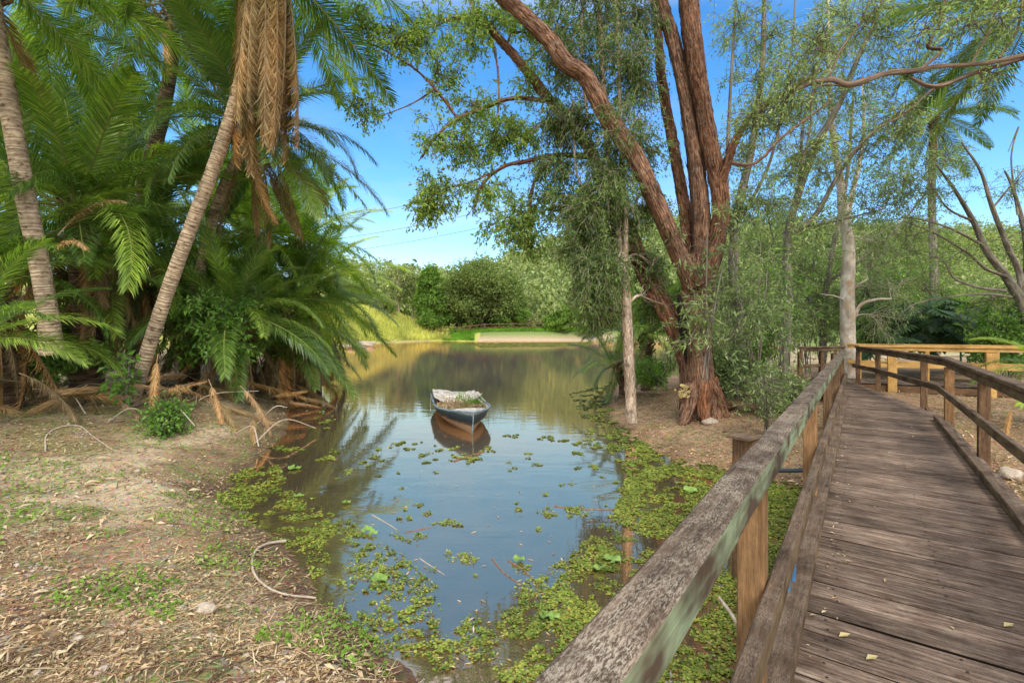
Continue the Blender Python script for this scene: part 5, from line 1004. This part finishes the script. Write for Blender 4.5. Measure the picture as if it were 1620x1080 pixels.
for k, (px, py, s_, l_) in enumerate(SN):
    r = np.random.default_rng(900+k); D_ = 6.0
    for _ in range(30):
        q = P(px, py, D_); D_ = D_*.5+.5*F*(CZ-float(gz(q[0], D_)))/(py-HZ)
    q = P(px, py, D_)
    if k in (13, 14): q = G(px, py, .12)
    jit = 1+.5*(np.array([fbm(np.array([v[0]*1.3+k*7]), np.array([v[1]*1.3+v[2]*1.7]), 5, 3)[0] for v in JV])-.5)*2
    s_ = s_*(.62 if k < 13 else .8); v = JV*jit[:, None]*np.array([1.5, 1.0, .55])*s_*(1+.0*r.random()); v = np.sign(v)*np.abs(v)**.85*(s_**.15); a = r.random()*3.1*(k != 0)
    if k in (13, 14): v = v*[1.6, 1, .7]
    v = np.stack([v[:, 0]*math.cos(a)-v[:, 1]*math.sin(a), v[:, 0]*math.sin(a)+v[:, 1]*math.cos(a), v[:, 2]], 1)+q+[0, 0, s_*.1]
    mb = MB(); mb.add(v, JF); tag(mb.build('stone', MT['stone'], smooth=k not in (0, 1, 2, 6)), l_, 'stone', 'loose stones')
def gpt(px, py):
    D_ = 5.0
    for _ in range(40):
        q = P(px, py, D_); D_ = D_*.6+.4*F*(CZ-float(gz(q[0], D_)))/(py-HZ)
    return P(px, py, D_)
# sticks
for k, (pp, rad, mt_, l_) in enumerate([([(452, 858), (425, 862), (406, 872), (399, 890), (402, 910), (420, 930), (450, 943), (500, 949)], .014, 'twig_pale', 'pale curved stick looping on the bank by the water edge'), ([(72, 715), (74, 690), (95, 677), (125, 675), (145, 690), (176, 712)], .012, 'twig_pale', 'curved pale root on the upper left bank'),
                                     ([(178, 665), (205, 657), (225, 655)], .008, 'twig_pale', 'straight pale twig at the foot of the leaning palm'), ([(300, 735), (330, 755), (362, 775)], .007, 'twig', 'thin twig beside the left waterline'), ([(5, 625), (30, 600), (48, 608), (44, 626)], .015, 'twig_pale', 'hooked dry root at the left edge'), ([(20, 655), (80, 632), (140, 640)], .01, 'twig_pale', 'long dry root under the left undergrowth')]):
    Q = np.array([gpt(*p) for p in pp])+[0, 0, rad*1.3]; mb = MB(); tube(mb, *smooth_line(Q, np.linspace(1, .6, len(Q))*rad, 5), n=7, rough=.1); tag(mb.build('stick', MT[mt_]), l_, 'stick')
for k, (pp, rad, mt_, l_) in enumerate([([(725, 728), (745, 722), (768, 716)], .02, 'twig', 'dark stick floating in front of the rowing boat'), ([(878, 803), (925, 806), (998, 809)], .012, 'twig', 'long reddish stick floating at the right'), ([(772, 884), (800, 905), (835, 926)], .011, 'twig', 'left one of two crossed floating sticks'), ([(790, 890), (825, 905), (862, 934)], .011, 'twig', 'right one of two crossed floating sticks'), ([(592, 815), (610, 826), (632, 838)], .007, 'twig_pale', 'thin pale twig floating left of centre'), ([(640, 842), (660, 838), (678, 834)], .009, 'twig', 'short dark stick floating left of centre'), ([(660, 880), (685, 895), (700, 906)], .006, 'twig_pale', 'bent reed floating near the weeds'), ([(1080, 745), (1040, 730), (1000, 715)], .01, 'twig', 'stick lying along the right waterline')]):
    rad = rad*.75; Q = np.array([G(*p) for p in pp])+rng.normal(size=(len(pp), 3))*[.03, .03, 0]+[0, 0, rad*.3]; mb = MB(); tube(mb, *smooth_line(Q, np.linspace(1, .5, len(Q))*rad, 5), n=6, rough=.1); tag(mb.build('floating_stick', MT[mt_]), l_, 'stick')
# fallen leaves on the deck
r = np.random.default_rng(5); n = 150; s_ = .5+11*r.random(n)**1.3; p_ = np.where(r.random(n) < .6, -.2+.12*r.random(n), -.2+1.15*r.random(n)); pos = np.array([SP(a, b, ZD+.006+.006*c) for a, b, c in zip(s_, p_, r.random(n))]); sz = .018+.03*r.random(n)
mb = MB(); leaf_quads(mb, pos, r.normal(size=(n, 3))*[1, 1, .12], r.normal(size=(n, 3))*.15+[0, 0, 1], sz, sz*.35); tag(mb.build('deck_leaves', MT['litter_pale'], smooth=False), 'fallen leaves caught on the boardwalk deck', 'leaf litter', kind='stuff')
for px, py, l_ in ((1327, 1006, 'pale yellow leaf alone on the near deck boards'), (1588, 990, 'tan leaf on the deck near the right edge'), (1370, 1042, 'orange leaf at the bottom of the deck')):
    q = G(px, py, ZD+.008); mb = MB(); leaf_quads(mb, [q], [[1, .3, .05]], [[0, 0, 1]], .075, .035, .12); tag(mb.build('fallen_leaf', MT['litter_yellow'], smooth=False), l_, 'leaf')
# green ground cover patches
x, y, r = scatter(150000, seed=6, y1=14); sd_ = sdist(x, y); dn = fbm(x*1.6, y*1.6, 91, 4); az_ = 810+765*x/y; py_ = HZ+765*1.5/y
lf_ = (x < 0) & (dn > .57-.08*((py_ > 700) & (py_ < 850))-.06*(np.abs(sd_-.35) < .35)) & (py_ < 905) & (r.random(len(x)) < .8); rt = (x > 1.5) & (dn > .63); k = (sd_ > .0) & (lf_ | rt) & ~deckmask(x, y) & (r.random(len(x)) < .75)
x, y = x[k], y[k]; n = len(x); pos = np.stack([x, y, gz(x, y)+.01+.03*r.random(n)], 1); sz = .018+.026*r.random(n); mb = MB()
leaf_quads(mb, pos, r.normal(size=(n, 3))*[1, 1, .5]+[0, 0, .4], r.normal(size=(n, 3))*.5+[0, 0, 1], sz, sz*.6, .1); tag(mb.build('ground_cover', MT['cover'], smooth=False), 'low green weeds creeping over the banks', 'weeds', kind='stuff')
# small leafy seedlings low under palms
# grass on the far left slope
r = np.random.default_rng(8); n = 60000; az_ = 380+330*r.random(n)**1.05; y = 42+42*r.random(n); x = (az_-CX)/F*y; sd_ = sdist(x, y); k = sd_ > .9; x, y = x[k], y[k]; n = len(x)
pos = np.stack([x, y, gz(x, y)-.05], 1); mb = MB(); leaf_quads(mb, pos, r.normal(size=(n, 3))*.3+[.1, 0, 1], r.normal(size=(n, 3)), .5+.7*r.random(n), .1, .1); tag(mb.build('tall_grass', MT['grass_tall'], smooth=False), 'tall yellow green grass on the far left slope', 'grass', kind='stuff')
n = 16000; az_ = 700+230*r.random(n); y = 76.5+9*r.random(n); x = (az_-CX)/F*y; sd_ = sdist(x, y); k = (sd_ > np.where(az_ < 750, .3, 4.2)); x, y = x[k], y[k]; n = len(x)
pos = np.stack([x, y, gz(x, y)-.05], 1); mb = MB(); leaf_quads(mb, pos, r.normal(size=(n, 3))*.4+[0, 0, 1], r.normal(size=(n, 3)), .3+.3*r.random(n), .12, .1); tag(mb.build('bank_grass', MT['grass_bright'], smooth=False), 'short bright green grass on the far bank below the fence', 'grass', kind='stuff')
# straw reeds by the railing thicket
r = np.random.default_rng(9); n = 1500; q = np.array([G(1200+70*r.random(), 610+50*r.random(), .3) for _ in range(n)]); q[:, 2] = gz(q[:, 0], q[:, 1]); k = ~deckmask(q[:, 0], q[:, 1]); q = q[k]; n = len(q)
mb = MB(); leaf_quads(mb, q, r.normal(size=(n, 3))*.35+[0, 0, 1], r.normal(size=(n, 3)), .3+.6*r.random(n), .008, .1); tag(mb.build('dry_reeds', MT['litter_pale'], smooth=False), 'dry straw coloured reeds left of the bridge end', 'reeds', kind='stuff')

# ------------------------------------------------------------------ floating weeds
def inpoly(x, y, poly):
    ins = np.zeros(len(x), bool); n = len(poly)
    for i in range(n):
        a = poly[i]; b = poly[(i+1) % n]; c1 = (a[1] > y) != (b[1] > y)
        with np.errstate(divide='ignore', invalid='ignore'): ins ^= c1 & (x < a[0]+(y-a[1])*(b[0]-a[0])/((b[1]-a[1]) if b[1] != a[1] else 1e-9))
    return ins
WP = [([(340, 790), (372, 745), (440, 735), (470, 790), (530, 815), (545, 835), (490, 880), (430, 860)], .4, 1.0), ([(380, 745), (440, 690), (520, 640), (545, 700), (600, 790), (560, 835), (520, 815), (450, 760)], .6, .9), ([(470, 850), (560, 830), (640, 880), (700, 935), (690, 1040), (600, 1040), (500, 930)], .46, .95),
      ([(962, 655), (1000, 690), (1080, 735), (1250, 765), (1290, 1080), (640, 1090), (700, 1010), (760, 960), (900, 880), (960, 820), (1000, 760), (960, 710)], .42, .95), ([(935, 690), (900, 620), (960, 610), (985, 690)], .52, .8), ([(860, 940), (960, 840), (1010, 700), (1260, 770), (1290, 1080), (800, 1080)], .39, .97), ([(540, 700), (940, 680), (1000, 800), (850, 920), (620, 900)], .585, .8), ([(1150, 780), (1290, 770), (1300, 940), (1200, 900)], .2, 1.0),
      ([(760, 550), (930, 548), (940, 541), (740, 542)], .45, 1)]
r = np.random.default_rng(10); px_ = []; X_ = []; Y_ = []
for poly, th, pr in WP:
    pw_ = np.array([G(*p)[:2] for p in poly]); lo, hi = pw_.min(0), pw_.max(0); ar = (hi-lo).prod(); nc_ = int(min(ar*260, 14000)); mm_ = 15; xc = lo[0]+(hi[0]-lo[0])*r.random(nc_); yc = lo[1]+(hi[1]-lo[1])*r.random(nc_); rc = .02+.05*r.random(nc_)**1.5; an = r.random((nc_, mm_))*6.28; rq = np.sqrt(r.random((nc_, mm_)))*rc[:, None]; x = (xc[:, None]+np.cos(an)*rq).ravel(); y = (yc[:, None]+np.sin(an)*rq).ravel(); nn = len(x); xc = np.repeat(xc, mm_); yc = np.repeat(yc, mm_); ctr = np.repeat(r.random(nc_), mm_)
    fine = fbm(xc*2.6, yc*2.6, 111, 4); mid = fbm(xc*7, yc*7, 113, 3); k = inpoly(x, y, pw_) & (.5*fine+.5*mid > th+.05) & (ctr < pr) & (sdist(x, y) < .22+.2*(x < 0)); X_.append(x[k]); Y_.append(y[k])
x = np.concatenate(X_); y = np.concatenate(Y_); n = len(x); print('weeds', n)
sz = (.0055+.0075*r.random(n))*np.clip(y/5, 1, 4); mb = MB(); disc_leaves(mb, np.stack([x, y, np.maximum(gz(x, y)+.008, .004)+.012*r.random(n)], 1), sz, r.normal(size=(n, 3))*.22+[0, 0, 1], 6); tag(mb.build('water_fern', MT['weed'], smooth=False), 'yellow green floating water fern along the pond edges', 'water weeds', kind='stuff')
# lily pads
def pad(px, py, rad, label, seed):
    r = np.random.default_rng(seed); c = G(px, py)+[0, 0, .02]; k = 18; a0 = r.random()*6.28; th = a0+.25+np.arange(k)/(k-1)*(2*math.pi-.5); rr = rad*(1+.05*np.sin(th*5+seed)); tilt = r.normal(size=2)*.12
    V = [c]+[c+np.array([math.cos(a)*q, math.sin(a)*q, max(0, tilt[0]*math.cos(a)*q+tilt[1]*math.sin(a)*q)+.012*(1+math.sin(a*4))]) for a, q in zip(th, rr)]
    mb = MB(); mb.add(V, [[0, i, i+1] for i in range(1, k)]); tag(mb.build('lily_pad', MT['lily'], smooth=False), label, 'lily pad', 'lily pads on the pond')
for k, (px, py, rad, l_) in enumerate([(968, 888, .085, 'largest lily pad, right of the crossed sticks'), (948, 903, .06, 'lily pad touching the largest one at its lower left'), (862, 978, .05, 'left one of the pair of lily pads low in the pond'), (876, 980, .045, 'right one of the pair of lily pads low in the pond'), (1092, 778, .09, 'flat lily pad near the middle of the railing'), (580, 841, .06, 'lily pad lying left of the floating sticks'), (590, 846, .05, 'small lily pad joined to the one left of the sticks'), (466, 742, .1, 'elongated pale lily pad in the palm reflection'), (473, 787, .06, 'yellow lily pad below the palm reflection'), (548, 797, .05, 'round lily pad at the tip of the palm reflection'), (600, 919, .07, 'faded lily pad among the near left weeds'), (820, 888, .06, 'curled lily pad at the crossed sticks')]): pad(px, py, rad, l_, 200+k)
# brown leaves floating
r = np.random.default_rng(12); n = 260; q = np.array([G(560+640*r.random(), 700+360*r.random()) for _ in range(n)]); k = sdist(q[:, 0], q[:, 1]) < 0; q = q[k]; n = len(q)
mb = MB(); leaf_quads(mb, q+[0, 0, .008], r.normal(size=(n, 3))*[1, 1, .05], np.tile([0, 0, 1.], (n, 1)), .03+.06*r.random(n), .014, .1); tag(mb.build('floating_leaves', MT['litter'], smooth=False), 'brown leaves floating on the pond', 'leaf litter', kind='stuff')
